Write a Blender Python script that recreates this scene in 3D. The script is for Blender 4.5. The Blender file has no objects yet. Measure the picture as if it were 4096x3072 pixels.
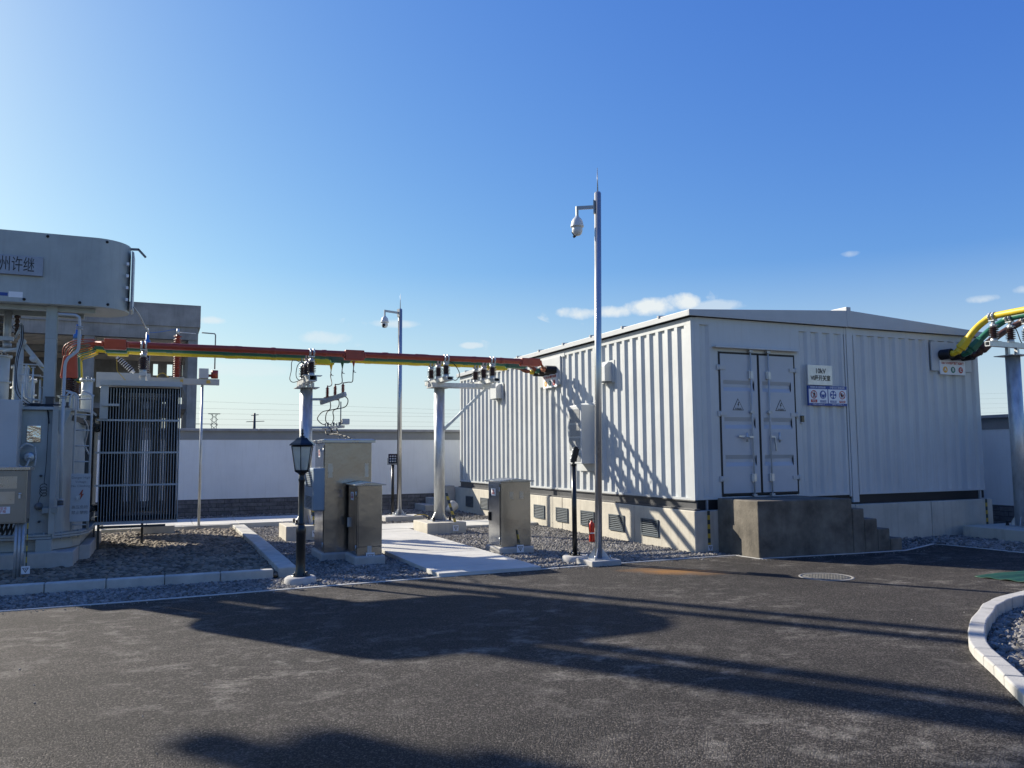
import bpy, bmesh, math, random
import numpy as np
from mathutils import Vector, Matrix
R = math.radians
random.seed(7)
scn = bpy.context.scene
col = scn.collection

# ------------------------------------------------------------------ camera
cam_d = bpy.data.cameras.new("camera"); cam = bpy.data.objects.new("camera", cam_d); col.objects.link(cam)
cr, cu, cf = Vector((0.91681039, -0.39925084, -0.00758089)), Vector((-0.02783082, -0.08282382, 0.99617552)), Vector((0.39835179, 0.91309309, 0.08704522))
m = Matrix.Identity(4)
for i in range(3):
    m[i][0], m[i][1], m[i][2] = cr[i], cu[i], -cf[i]
m[0][3], m[1][3], m[2][3] = -8.0151, -10.9364, 1.6
cam.matrix_world = m
cam_d.sensor_width = 36.0; cam_d.sensor_fit = 'HORIZONTAL'; cam_d.lens = 3218.37 * 36 / 4096
cam_d.clip_start = 0.05; cam_d.clip_end = 6000
scn.camera = cam

# ------------------------------------------------------------------ sun, sky, exposure
SUN = Vector((-0.566, 0.824, 0.552)).normalized()
SUN_EL = math.asin(SUN.z); SUN_AZ = math.atan2(SUN.x, SUN.y)
sd = bpy.data.lights.new("sun", 'SUN'); sd.energy = 5.0; sd.angle = R(0.53); sd.color = (1.0, 0.92, 0.79)
so = bpy.data.objects.new("sun", sd); col.objects.link(so)
so.location = (-20, 25, 20); so.rotation_euler = SUN.to_track_quat('Z', 'Y').to_euler()
scn.view_settings.view_transform = 'Standard'; scn.view_settings.look = 'None'
scn.view_settings.gamma = 1.0; scn.view_settings.exposure = 0.80; scn.view_settings.use_curve_mapping = False

w = bpy.data.worlds.new("World"); scn.world = w; w.use_nodes = True
nt = w.node_tree; nt.nodes.clear()
def N(t, kind, **kw):
    n = t.nodes.new(kind)
    for k, v in kw.items():
        if k.startswith('i_'):
            key = k[2:]; key = int(key) if key.isdigit() else key
            n.inputs[key].default_value = v
        else: setattr(n, k, v)
    return n
def math_(t, op, a, b=None, clamp=False):
    n = t.nodes.new('ShaderNodeMath'); n.operation = op; n.use_clamp = clamp
    for i, x in enumerate((a, b)):
        if x is None: continue
        if isinstance(x, (int, float)): n.inputs[i].default_value = x
        else: t.links.new(x, n.inputs[i])
    return n.outputs[0]
sky = N(nt, 'ShaderNodeTexSky', sky_type='NISHITA', sun_disc=False, sun_elevation=SUN_EL, sun_rotation=SUN_AZ,
        altitude=0, air_density=1.0, dust_density=0.7, ozone_density=2.2)
tc = N(nt, 'ShaderNodeTexCoord')
sep = N(nt, 'ShaderNodeSeparateXYZ'); nt.links.new(tc.outputs['Generated'], sep.inputs[0])
az = math_(nt, 'ARCTAN2', sep.outputs[0], sep.outputs[1]); el = math_(nt, 'ARCSINE', sep.outputs[2])
noi = N(nt, 'ShaderNodeTexNoise', i_Scale=16.0, i_Detail=9.0, i_Roughness=0.62); nt.links.new(tc.outputs['Generated'], noi.inputs['Vector'])
sc_ = N(nt, 'ShaderNodeSeparateColor'); nt.links.new(sky.outputs[0], sc_.inputs[0])
hs = N(nt, 'ShaderNodeCombineColor')
for i_, (g_, p_) in enumerate(((.62, 1.30), (1.09, 1.05), (3.80, .45))):   # per channel tone of this very clear blue sky
    nt.links.new(math_(nt, 'MULTIPLY', math_(nt, 'POWER', sc_.outputs[i_], p_), g_ / 1.74), hs.inputs[i_])
cloud = None
for a, e, wa, we, k in ((33.4, 10.25, 2.9, .85, 1.0), (35.6, 10.55, 1.5, .75, 1.0), (31.0, 10.0, 2.0, .6, .9), (28.3, 9.95, 1.9, .55, .85), (38.2, 10.1, 2.2, .5, .5),
                        (15.2, 9.25, 2.6, .4, .55), (10.2, 8.15, 2.0, .55, .5), (2.8, 9.05, 1.3, .35, .6), (20.6, 7.75, 1.0, .3, .6), (54.3, 9.3, 1.3, .35, .55),
                        (56.4, 9.6, 1.0, .4, .5), (46.8, 12.9, .8, .3, .35), (5.5, 5.9, 4.5, .6, .28), (25, 5.0, 5, .8, .2)):
    u = math_(nt, 'DIVIDE', math_(nt, 'SUBTRACT', az, R(a)), R(wa)); v = math_(nt, 'DIVIDE', math_(nt, 'SUBTRACT', el, R(e)), R(we))
    d = math_(nt, 'SUBTRACT', 1.0, math_(nt, 'ADD', math_(nt, 'MULTIPLY', u, u), math_(nt, 'MULTIPLY', v, v)), True)
    d = math_(nt, 'ADD', math_(nt, 'MULTIPLY', d, 0.75), math_(nt, 'MULTIPLY', math_(nt, 'SUBTRACT', noi.outputs[0], 0.5), 2.4))
    d = math_(nt, 'MULTIPLY', math_(nt, 'MULTIPLY', math_(nt, 'SUBTRACT', d, 0.22), 2.2, True), k)
    inside = math_(nt, 'LESS_THAN', math_(nt, 'ADD', math_(nt, 'MULTIPLY', u, u), math_(nt, 'MULTIPLY', v, v)), 2.5)
    d = math_(nt, 'MULTIPLY', d, inside, True)
    cloud = d if cloud is None else math_(nt, 'MAXIMUM', cloud, d)
hz = math_(nt, 'SUBTRACT', 1.0, math_(nt, 'DIVIDE', math_(nt, 'ABSOLUTE', el), R(13)), True)     # pale air low over the horizon
hm = N(nt, 'ShaderNodeMix', data_type='RGBA'); nt.links.new(math_(nt, 'MULTIPLY', math_(nt, 'POWER', hz, 1.2), .95), hm.inputs[0]); nt.links.new(hs.outputs[0], hm.inputs[6]); hm.inputs[7].default_value = (3.95, 4.6, 4.65, 1)
mx = N(nt, 'ShaderNodeMix', data_type='RGBA'); nt.links.new(cloud, mx.inputs[0]); nt.links.new(hm.outputs[2], mx.inputs[6])
mx.inputs[7].default_value = (4.7, 5.05, 5.2, 1)
bg = N(nt, 'ShaderNodeBackground', i_Strength=0.10); nt.links.new(mx.outputs[2], bg.inputs[0])
wo = N(nt, 'ShaderNodeOutputWorld'); nt.links.new(bg.outputs[0], wo.inputs[0])

# ------------------------------------------------------------------ materials
MATS = {}
def mat(name, c, rough=0.6, metal=0.0, var=0.12, vs=3.0, bump=0.0, bs=60.0, c2=None, streak=0.0, streak_c=(0.12, 0.1, 0.07), island=0.0, spec=0.5, rvar=0.0, stretch=None, bdist=0.01, coat=0.0):
    m = bpy.data.materials.new(name); m.use_nodes = True; t = m.node_tree; L = t.links.new
    b = t.nodes['Principled BSDF']; b.inputs['Metallic'].default_value = metal; b.inputs['Roughness'].default_value = rough
    b.inputs['Specular IOR Level'].default_value = spec; b.inputs['Coat Weight'].default_value = coat
    tc = N(t, 'ShaderNodeTexCoord'); src = tc.outputs['Object']
    if stretch:
        mp = N(t, 'ShaderNodeMapping'); mp.inputs['Scale'].default_value = stretch; L(src, mp.inputs[0]); src2 = mp.outputs[0]
    else: src2 = src
    n = N(t, 'ShaderNodeTexNoise', i_Scale=vs, i_Detail=7.0, i_Roughness=0.6); L(src2, n.inputs['Vector'])
    rp = N(t, 'ShaderNodeMapRange'); L(n.outputs[0], rp.inputs[0]); rp.inputs[1].default_value = 0.3; rp.inputs[2].default_value = 0.7
    mixn = N(t, 'ShaderNodeMix', data_type='RGBA'); L(rp.outputs[0], mixn.inputs[0])
    c2 = c2 or tuple(min(1, x * (1 + var)) for x in c); ca = tuple(x * (1 - var) for x in c)
    mixn.inputs[6].default_value = (*ca, 1); mixn.inputs[7].default_value = (*c2, 1); out = mixn.outputs[2]
    if streak:
        mp = N(t, 'ShaderNodeMapping'); mp.inputs['Scale'].default_value = (9, 9, 0.7); L(src, mp.inputs[0])
        n2 = N(t, 'ShaderNodeTexNoise', i_Scale=1.6, i_Detail=8.0, i_Roughness=0.65); L(mp.outputs[0], n2.inputs['Vector'])
        r2 = N(t, 'ShaderNodeMapRange'); L(n2.outputs[0], r2.inputs[0]); r2.inputs[1].default_value = 0.5; r2.inputs[2].default_value = 0.8; r2.inputs[4].default_value = streak
        m2 = N(t, 'ShaderNodeMix', data_type='RGBA'); L(r2.outputs[0], m2.inputs[0]); L(out, m2.inputs[6]); m2.inputs[7].default_value = (*streak_c, 1); out = m2.outputs[2]
    if island:
        g = N(t, 'ShaderNodeNewGeometry'); r3 = N(t, 'ShaderNodeMapRange'); L(g.outputs['Random Per Island'], r3.inputs[0])
        r3.inputs[3].default_value = 1 - island; r3.inputs[4].default_value = 1 + island
        m3 = N(t, 'ShaderNodeMix', data_type='RGBA', blend_type='MULTIPLY', i_0=1.0); L(out, m3.inputs[6]); L(r3.outputs[0], m3.inputs[7]); out = m3.outputs[2]
    L(out, b.inputs['Base Color'])
    if rvar:
        r4 = N(t, 'ShaderNodeMapRange'); L(n.outputs[0], r4.inputs[0]); r4.inputs[1].default_value = 0.3; r4.inputs[2].default_value = 0.7
        r4.inputs[3].default_value = max(0.03, rough - rvar); r4.inputs[4].default_value = rough + rvar; L(r4.outputs[0], b.inputs['Roughness'])
    if bump:
        nb = N(t, 'ShaderNodeTexNoise', i_Scale=bs, i_Detail=4.0); L(src2 if stretch else src, nb.inputs['Vector'])
        bp = N(t, 'ShaderNodeBump', i_Strength=bump, i_Distance=bdist); L(nb.outputs[0], bp.inputs['Height']); L(bp.outputs[0], b.inputs['Normal'])
    MATS[name] = m
    return m
mat('white_paint', (.49, .515, .515), .42, var=.07, vs=1.2, bump=.3, bs=1.8, bdist=.03, streak=.30, streak_c=(.37, .355, .32))
mat('roof_paint', (.42, .44, .45), .45, var=.05)
mat('door_paint', (.43, .46, .49), .4, var=.04, streak=.06, streak_c=(.4, .4, .4))
mat('rubber', (.012, .012, .013), .6)
mat('black_steel', (.018, .018, .02), .55, var=.3)
mat('dark_steel', (.06, .062, .065), .5, var=.25)
mat('grey_steel', (.16, .17, .18), .5, var=.2)
mat('plinth_concrete', (.50, .47, .39), .85, var=.14, vs=2.2, bump=.25, bs=40, streak=.45, streak_c=(.24, .21, .16))
mat('platform_concrete', (.135, .12, .095), .9, var=.5, vs=3.2, bump=.6, bs=25, streak=.5, streak_c=(.08, .07, .05))
mat('concrete', (.42, .41, .38), .85, var=.12, vs=5, bump=.25, bs=70, streak=.2, streak_c=(.2, .19, .17))
mat('kerb_concrete', (.47, .46, .41), .85, var=.2, vs=4, bump=.3, bs=90)
mat('island_kerb', (.40, .39, .36), .8, var=.12, vs=8, bump=.3, bs=90)
mat('paving_concrete', (.55, .54, .49), .85, var=.13, vs=1.4, bump=.2, bs=60)
mat('frame_concrete', (.24, .24, .235), .9, var=.3, vs=1.3, bump=.2, bs=20, streak=.4, streak_c=(.09, .09, .09))
mat('deck', (.66, .60, .52), .8, var=.2, vs=2)
mat('wall_white', (.80, .82, .81), .8, var=.07, vs=.8, streak=.28, streak_c=(.55, .55, .52))
mat('wall_band', (.27, .28, .28), .8, var=.08, vs=3)
mat('wall_cap', (.33, .33, .33), .85, var=.15, vs=6)
mat('galvanised', (.52, .54, .54), .42, metal=.55, var=.22, vs=14, rvar=.12, stretch=(1, 1, .35), bump=.08, bs=20)
mat('galv_dull', (.42, .44, .45), .5, metal=.5, var=.18, vs=10, rvar=.1)
mat('chrome_pole', (.50, .50, .48), .30, metal=.72, var=.08, vs=3, rvar=.06, stretch=(1, 1, .15))
mat('painted_pole', (.33, .36, .38), .4, metal=.2, var=.06)
mat('camera_white', (.55, .57, .57), .35, var=.04)
mat('glass_black', (.01, .012, .015), .08)
mat('stainless', (.40, .405, .40), .20, metal=1.0, var=.02, vs=1.3, rvar=.05, bump=.35, bs=1.5, bdist=.03)
mat('box_steel', (.27, .28, .275), .34, metal=.85, var=.06, vs=3, rvar=.06)
mat('stainless_cap', (.46, .47, .47), .3, metal=1.0, var=.08, vs=6, rvar=.06)
mat('blue_grey_paint', (.26, .32, .36), .45, var=.06)
mat('black_paint', (.012, .014, .015), .28, var=.2)
mat('porcelain', (.045, .022, .018), .16, var=.15, coat=.3)
mat('porcelain_grey', (.22, .23, .25), .25, var=.1)
mat('arrester_red', (.26, .042, .022), .45, var=.1)
mat('bus_red', (.30, .045, .022), .42, var=.14, vs=7, bump=.12, bs=14)
mat('bus_green', (.022, .15, .09), .42, var=.14, vs=7, bump=.12, bs=14)
mat('bus_yellow', (.72, .50, .02), .45, var=.12, vs=7, bump=.12, bs=14)
mat('bus_brown', (.10, .05, .035), .5, var=.3, vs=12)
mat('copper', (.30, .12, .07), .4, metal=.6, var=.3, vs=20)
mat('chrome_plate', (.7, .7, .68), .12, metal=1.0, bump=.5, bs=9, bdist=.03)
mat('transformer_paint', (.35, .385, .375), .45, var=.13, vs=2.2, bump=.06, bs=8, streak=.35, streak_c=(.17, .18, .175))
mat('turret_paint', (.60, .62, .60), .4, var=.06)
mat('fin_edge', (.42, .44, .44), .45, var=.05)  # pale lit edge tone, split from the darkened fin bodies
mat('fin_shade_paint', (.042, .047, .05), .45, var=.08)  # near black: shade deep between the fins is put into this colour
mat('rail_paint', (.42, .44, .42), .5, var=.06)
mat('box_grey', (.45, .47, .47), .45, var=.05)
mat('blue_cap', (.02, .13, .42), .4)
mat('brass', (.5, .35, .1), .4, metal=.6)
mat('white_sign', (.74, .76, .78), .4, var=.02)
mat('steel_sign', (.62, .62, .60), .32, metal=.35, var=.12, vs=7)
mat('sign_blue', (.015, .06, .27), .45, var=.03)
mat('sign_red', (.42, .03, .025), .45, var=.03)
mat('sign_green', (.02, .17, .13), .45)
mat('sign_orange', (.75, .40, .06), .45)
mat('ink', (.01, .01, .012), .5)
mat('nameplate', (.25, .27, .32), .35, metal=.3, var=.1, vs=8)
mat('louvre', (.075, .095, .11), .5, var=.15)
mat('mesh_grey', (.16, .16, .15), .5, var=.1, vs=40)
mat('appliance', (.52, .54, .53), .45, var=.04)
mat('lamp_glass', (.86, .9, .88), .25, var=.05)
mat('bulb', (.7, .7, .66), .3)
mat('strap_yellow', (.55, .38, .03), .5)
mat('extinguisher_red', (.48, .03, .015), .3)
mat('bucket_white', (.6, .6, .58), .5)
mat('tarp_green', (.008, .055, .03), .5, var=.35, vs=6, bump=.4, bs=8)
mat('crushed', (.195, .185, .168), .85, var=.25, vs=2.0, island=.55)
mat('crushed_bed', (.035, .037, .04), .95, var=.5, vs=60, bump=1.0, bs=50, bdist=.03)
mat('pebble', (.185, .15, .105), .8, var=.3, vs=1.5, island=.55)
mat('pebble_bed', (.03, .028, .024), .95, var=.5, vs=30)
mat('earth', (.16, .15, .12), .95, var=.3, vs=.05)
mat('leaf', (.05, .075, .035), .7, var=.4, vs=2)
mat('bark', (.08, .06, .04), .9)
mat('tan_render', (.12, .12, .115), .9, var=.1)
mat('wire', (.05, .055, .06), .6)
mat('manhole_rim', (.20, .195, .18), .8, var=.2, vs=30)
mat('manhole', (.15, .145, .13), .6, metal=.3, var=.3, vs=20, bump=.5, bs=60)
mat('edging', (.50, .50, .47), .8, var=.15, vs=8)

def special():
    # lantern / shade glass: frosted, slightly translucent
    m = MATS['lamp_glass']; b = m.node_tree.nodes['Principled BSDF']; b.inputs['Transmission Weight'].default_value = .75; b.inputs['Roughness'].default_value = .35
    # asphalt
    m = bpy.data.materials.new('asphalt'); m.use_nodes = True; t = m.node_tree; L = t.links.new; b = t.nodes['Principled BSDF']
    tc = N(t, 'ShaderNodeTexCoord'); o = tc.outputs['Object']
    mp = N(t, 'ShaderNodeMapping'); mp.inputs['Rotation'].default_value = (0, 0, R(24)); mp.inputs['Scale'].default_value = (1.0, 1.25, 1); L(o, mp.inputs[0])
    n1 = N(t, 'ShaderNodeTexNoise', i_Scale=3.1, i_Detail=9.0, i_Roughness=.7); L(mp.outputs[0], n1.inputs['Vector'])
    r1 = N(t, 'ShaderNodeMapRange'); L(n1.outputs[0], r1.inputs[0]); r1.inputs[1].default_value = .50; r1.inputs[2].default_value = .70
    n2 = N(t, 'ShaderNodeTexNoise', i_Scale=.55, i_Detail=4.0); L(o, n2.inputs['Vector'])
    r2 = N(t, 'ShaderNodeMapRange'); L(n2.outputs[0], r2.inputs[0]); r2.inputs[1].default_value = .38; r2.inputs[2].default_value = .62
    dust = math_(t, 'MULTIPLY', r1.outputs[0], r2.outputs[0])
    v = N(t, 'ShaderNodeTexVoronoi', i_Scale=110.0); L(o, v.inputs['Vector'])
    vc = N(t, 'ShaderNodeSeparateColor'); L(v.outputs['Color'], vc.inputs[0])
    sp = N(t, 'ShaderNodeMapRange'); L(vc.outputs[0], sp.inputs[0]); sp.inputs[1].default_value = .55; sp.inputs[2].default_value = 1.0; sp.inputs[3].default_value = 0.0; sp.inputs[4].default_value = .55
    n3 = N(t, 'ShaderNodeTexNoise', i_Scale=40.0, i_Detail=5.0, i_Roughness=.7); L(o, n3.inputs['Vector'])
    mid = N(t, 'ShaderNodeMix', data_type='RGBA'); L(sp.outputs[0], mid.inputs[0]); mid.inputs[6].default_value = (.027, .023, .0197, 1); mid.inputs[7].default_value = (.235, .21, .182, 1)
    m2 = N(t, 'ShaderNodeMix', data_type='RGBA'); L(math_(t, 'MULTIPLY', dust, .75), m2.inputs[0]); L(mid.outputs[2], m2.inputs[6]); m2.inputs[7].default_value = (.34, .315, .275, 1)
    n4 = N(t, 'ShaderNodeMapRange'); L(n3.outputs[0], n4.inputs[0]); n4.inputs[1].default_value = .35; n4.inputs[2].default_value = .68; n4.inputs[3].default_value = .45; n4.inputs[4].default_value = 1.5
    m3 = N(t, 'ShaderNodeMix', data_type='RGBA', blend_type='MULTIPLY', i_0=1.0); L(m2.outputs[2], m3.inputs[6]); L(n4.outputs[0], m3.inputs[7])
    n5 = N(t, 'ShaderNodeTexNoise', i_Scale=.42, i_Detail=5.0, i_Roughness=.6); mp5 = N(t, 'ShaderNodeMapping'); mp5.inputs['Rotation'].default_value = (0, 0, R(-8)); mp5.inputs['Scale'].default_value = (.6, 2.2, 1); L(o, mp5.inputs[0]); L(mp5.outputs[0], n5.inputs['Vector'])
    r5 = N(t, 'ShaderNodeMapRange'); L(n5.outputs[0], r5.inputs[0]); r5.inputs[1].default_value = .35; r5.inputs[2].default_value = .65; r5.inputs[3].default_value = .74; r5.inputs[4].default_value = 1.26
    m6 = N(t, 'ShaderNodeMix', data_type='RGBA', blend_type='MULTIPLY', i_0=1.0); L(m3.outputs[2], m6.inputs[6]); L(r5.outputs[0], m6.inputs[7]); m3 = m6
    # rust coloured spill near the camera mast
    s2 = N(t, 'ShaderNodeMapping', vector_type='TEXTURE'); s2.inputs['Location'].default_value = (-1.62, -1.62, 0); s2.inputs['Rotation'].default_value = (0, 0, R(-40)); s2.inputs['Scale'].default_value = (.70, .30, 1); L(o, s2.inputs[0])
    ln = N(t, 'ShaderNodeVectorMath', operation='LENGTH'); L(s2.outputs[0], ln.inputs[0])
    rr = math_(t, 'SUBTRACT', 1.15, math_(t, 'ADD', ln.outputs['Value'], math_(t, 'MULTIPLY', math_(t, 'SUBTRACT', n1.outputs[0], .5), 1.6)), True)
    m4 = N(t, 'ShaderNodeMix', data_type='RGBA'); L(math_(t, 'MULTIPLY', rr, .95, True), m4.inputs[0]); L(m3.outputs[2], m4.inputs[6]); m4.inputs[7].default_value = (.34, .165, .045, 1)
    L(m4.outputs[2], b.inputs['Base Color']); b.inputs['Roughness'].default_value = .82; b.inputs['Specular IOR Level'].default_value = .35
    hb = math_(t, 'ADD', math_(t, 'MULTIPLY', v.outputs['Distance'], -1.0), math_(t, 'MULTIPLY', n3.outputs[0], .9))
    bp = N(t, 'ShaderNodeBump', i_Strength=1.0, i_Distance=.019); L(hb, bp.inputs['Height']); L(bp.outputs[0], b.inputs['Normal'])
    MATS['asphalt'] = m
    # split-face stone dado and black/yellow earthing stripe
    m = bpy.data.materials.new('dado_brick'); m.use_nodes = True; t = m.node_tree; L = t.links.new; b = t.nodes['Principled BSDF']
    tc = N(t, 'ShaderNodeTexCoord'); s = N(t, 'ShaderNodeSeparateXYZ'); L(tc.outputs['Object'], s.inputs[0])
    cb = N(t, 'ShaderNodeCombineXYZ'); L(math_(t, 'ADD', s.outputs[0], s.outputs[1]), cb.inputs[0]); L(s.outputs[2], cb.inputs[1])
    br = N(t, 'ShaderNodeTexBrick', i_Scale=1.0); L(cb.outputs[0], br.inputs['Vector'])
    br.inputs['Brick Width'].default_value = .40; br.inputs['Row Height'].default_value = .105; br.inputs['Mortar Size'].default_value = .006
    br.inputs['Color1'].default_value = (.17, .17, .175, 1); br.inputs['Color2'].default_value = (.11, .112, .118, 1); br.inputs['Mortar'].default_value = (.05, .05, .05, 1)
    nn = N(t, 'ShaderNodeTexNoise', i_Scale=14.0, i_Detail=6.0); L(tc.outputs['Object'], nn.inputs['Vector'])
    rg = N(t, 'ShaderNodeMapRange'); L(nn.outputs[0], rg.inputs[0]); rg.inputs[3].default_value = .4; rg.inputs[4].default_value = 1.6
    mm = N(t, 'ShaderNodeMix', data_type='RGBA', blend_type='MULTIPLY', i_0=1.0); L(br.outputs['Color'], mm.inputs[6]); L(rg.outputs[0], mm.inputs[7]); L(mm.outputs[2], b.inputs['Base Color'])
    b.inputs['Roughness'].default_value = .85
    bp = N(t, 'ShaderNodeBump', i_Strength=1.0, i_Distance=.04)
    L(math_(t, 'ADD', math_(t, 'MULTIPLY', br.outputs['Fac'], -.6), nn.outputs[0]), bp.inputs['Height']); L(bp.outputs[0], b.inputs['Normal'])
    MATS['dado_brick'] = m
    m = bpy.data.materials.new('strap_stripe'); m.use_nodes = True; t = m.node_tree; L = t.links.new; b = t.nodes['Principled BSDF']
    tc = N(t, 'ShaderNodeTexCoord'); s = N(t, 'ShaderNodeSeparateXYZ'); L(tc.outputs['Object'], s.inputs[0])
    f = math_(t, 'GREATER_THAN', math_(t, 'FRACT', math_(t, 'MULTIPLY', s.outputs[2], 6.8)), .5)
    mm = N(t, 'ShaderNodeMix', data_type='RGBA'); L(f, mm.inputs[0]); mm.inputs[6].default_value = (.05, .06, .05, 1); mm.inputs[7].default_value = (.48, .34, .04, 1); L(mm.outputs[2], b.inputs['Base Color'])
    b.inputs['Roughness'].default_value = .5; MATS['strap_stripe'] = m
    # ribbed trench covers
    m = MATS['paving_concrete']; t = m.node_tree; L = t.links.new; b = t.nodes['Principled BSDF']
    tc = N(t, 'ShaderNodeTexCoord'); wv = N(t, 'ShaderNodeTexWave', wave_type='BANDS', bands_direction='Y', i_Scale=6.0, i_Distortion=.2); L(tc.outputs['Object'], wv.inputs['Vector'])
    bp = N(t, 'ShaderNodeBump', i_Strength=.8, i_Distance=.012); L(wv.outputs[0], bp.inputs['Height']); L(bp.outputs[0], b.inputs['Normal'])
special()

# ------------------------------------------------------------------ mesh helpers
class MB:
    def __init__(s): s.v = []; s.f = []; s.mi = []; s.sm = []; s.m = 0
    def add(s, vs, fs, smooth=False):
        o = len(s.v); s.v += [tuple(v) for v in vs]
        for f in fs: s.f.append(tuple(i + o for i in f)); s.mi.append(s.m); s.sm.append(smooth)
        return s
    def box(s, x0, x1, y0, y1, z0, z1):
        x0, x1 = min(x0, x1), max(x0, x1); y0, y1 = min(y0, y1), max(y0, y1); z0, z1 = min(z0, z1), max(z0, z1)
        return s.add([(x0, y0, z0), (x1, y0, z0), (x1, y1, z0), (x0, y1, z0), (x0, y0, z1), (x1, y0, z1), (x1, y1, z1), (x0, y1, z1)],
                     [(0, 3, 2, 1), (4, 5, 6, 7), (0, 1, 5, 4), (1, 2, 6, 5), (2, 3, 7, 6), (3, 0, 4, 7)])
    def bar(s, p, q, w, h, up=(0, 0, 1)):
        p, q = Vector(p), Vector(q); d = (q - p).normalized(); up = Vector(up)
        if abs(d.dot(up)) > .99: up = Vector((0, 1, 0))
        a = d.cross(up).normalized() * w / 2; b = a.cross(d).normalized() * h / 2
        vs = [c + x * a + y * b for c in (p, q) for x, y in ((-1, -1), (1, -1), (1, 1), (-1, 1))]
        return s.add(vs, [(0, 1, 2, 3), (7, 6, 5, 4), (0, 4, 5, 1), (1, 5, 6, 2), (2, 6, 7, 3), (3, 7, 4, 0)])
    def tube(s, pts, r, n=10, caps=True, smooth=True):
        pts = [Vector(p) for p in pts]; k = len(pts); rs = r if isinstance(r, (list, tuple)) else [r] * k
        vs = []; prev = None
        for i, p in enumerate(pts):
            d = ((pts[min(i + 1, k - 1)] - p).normalized() + (p - pts[max(i - 1, 0)]).normalized()).normalized() if 0 < i < k - 1 else (pts[min(i + 1, k - 1)] - pts[max(i - 1, 0)]).normalized()
            if prev is None:
                a = d.cross(Vector((0, 0, 1)))
                if a.length < .05: a = d.cross(Vector((0, 1, 0)))
                a.normalize()
            else: a = (prev - d * prev.dot(d)).normalized()
            prev = a; b = d.cross(a)
            for j in range(n):
                t = 2 * math.pi * j / n; vs.append(p + (a * math.cos(t) + b * math.sin(t)) * rs[i])
        fs = [(i * n + j, i * n + (j + 1) % n, (i + 1) * n + (j + 1) % n, (i + 1) * n + j) for i in range(k - 1) for j in range(n)]
        s.add(vs, fs, smooth)
        if caps:
            o = len(s.v) - len(vs)
            s.f.append(tuple(o + j for j in reversed(range(n)))); s.mi.append(s.m); s.sm.append(False)
            s.f.append(tuple(o + (k - 1) * n + j for j in range(n))); s.mi.append(s.m); s.sm.append(False)
        return s
    def cyl(s, p, q, r, n=16, r2=None): return s.tube([p, q], [r, r if r2 is None else r2], n)
    def lathe(s, prof, o=(0, 0, 0), n=20, axis=(0, 0, 1), smooth=True):
        ax = Vector(axis).normalized(); a = ax.cross(Vector((0, 1, 0)))
        if a.length < .05: a = ax.cross(Vector((1, 0, 0)))
        a.normalize(); b = ax.cross(a); o = Vector(o)
        vs = [o + ax * z + (a * math.cos(2 * math.pi * j / n) + b * math.sin(2 * math.pi * j / n)) * r for r, z in prof for j in range(n)]
        fs = [(i * n + j, i * n + (j + 1) % n, (i + 1) * n + (j + 1) % n, (i + 1) * n + j) for i in range(len(prof) - 1) for j in range(n)]
        return s.add(vs, fs, smooth)
    def prism(s, poly, z0, z1, taper=None):
        n = len(poly); top = taper or poly
        area = sum(poly[i][0] * poly[(i + 1) % n][1] - poly[(i + 1) % n][0] * poly[i][1] for i in range(n))
        if area < 0: poly = list(reversed(poly)); top = list(reversed(top))
        vs = [(x, y, z0) for x, y in poly] + [(x, y, z1) for x, y in top]
        return s.add(vs, [tuple(reversed(range(n))), tuple(range(n, 2 * n))] + [(i, (i + 1) % n, (i + 1) % n + n, i + n) for i in range(n)])
    def extr(s, pts, vec):      # planar outline pushed along vec
        n = len(pts); v = Vector(vec); a = [Vector(p) for p in pts]
        s.add(a + [p + v for p in a], [tuple(range(n)), tuple(reversed(range(n, 2 * n)))] + [(i, i + n, (i + 1) % n + n, (i + 1) % n) for i in range(n)])
        return s
    def split(s, name, mats, parent=None, bevel=0):
        par = list(range(len(s.v)))
        def find(a):
            while par[a] != a: par[a] = par[par[a]]; a = par[a]
            return a
        for f in s.f:
            for i in f[1:]: par[find(i)] = find(f[0])
        g = {}
        for k, f in enumerate(s.f): g.setdefault(find(f[0]), []).append(k)
        out = []
        for ks in g.values():
            q = MB(); ix = {}
            for k in ks:
                for i in s.f[k]:
                    if i not in ix: ix[i] = len(q.v); q.v.append(s.v[i])
                q.f.append(tuple(ix[i] for i in s.f[k])); q.mi.append(s.mi[k]); q.sm.append(s.sm[k])
            out.append(q.build(name, mats, parent, bevel))
        return out[0]
    def build(s, name, mats, parent=None, bevel=0, fixn=True):
        o3 = Vector((0, 0, 0)); p = parent
        while p is not None: o3 += p.location; p = p.parent
        me = bpy.data.meshes.new(name); me.from_pydata([tuple(Vector(v) - o3) for v in s.v], [], s.f); me.update()
        for mn in (mats if isinstance(mats, (list, tuple)) else [mats]): me.materials.append(MATS[mn])
        me.polygons.foreach_set('material_index', s.mi); me.polygons.foreach_set('use_smooth', s.sm)
        if fixn:
            b = bmesh.new(); b.from_mesh(me); bmesh.ops.recalc_face_normals(b, faces=b.faces); b.to_mesh(me); b.free()
        o = bpy.data.objects.new(name, me); col.objects.link(o); o.parent = parent
        if bevel:
            bv = o.modifiers.new('bevel', 'BEVEL'); bv.width = bevel; bv.segments = 2; bv.limit_method = 'ANGLE'; bv.angle_limit = R(40)
        return o
def tag(o, label=None, cat=None, group=None, kind=None):
    if label: o['label'] = label
    if cat: o['category'] = cat
    if group: o['group'] = group
    if kind: o['kind'] = kind
    return o
def thing(name, label, cat, loc=(0, 0, 0), group=None):
    o = bpy.data.objects.new(name, None); o.empty_display_size = .2; o.location = loc; col.objects.link(o)
    return tag(o, label, cat, group)
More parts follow.
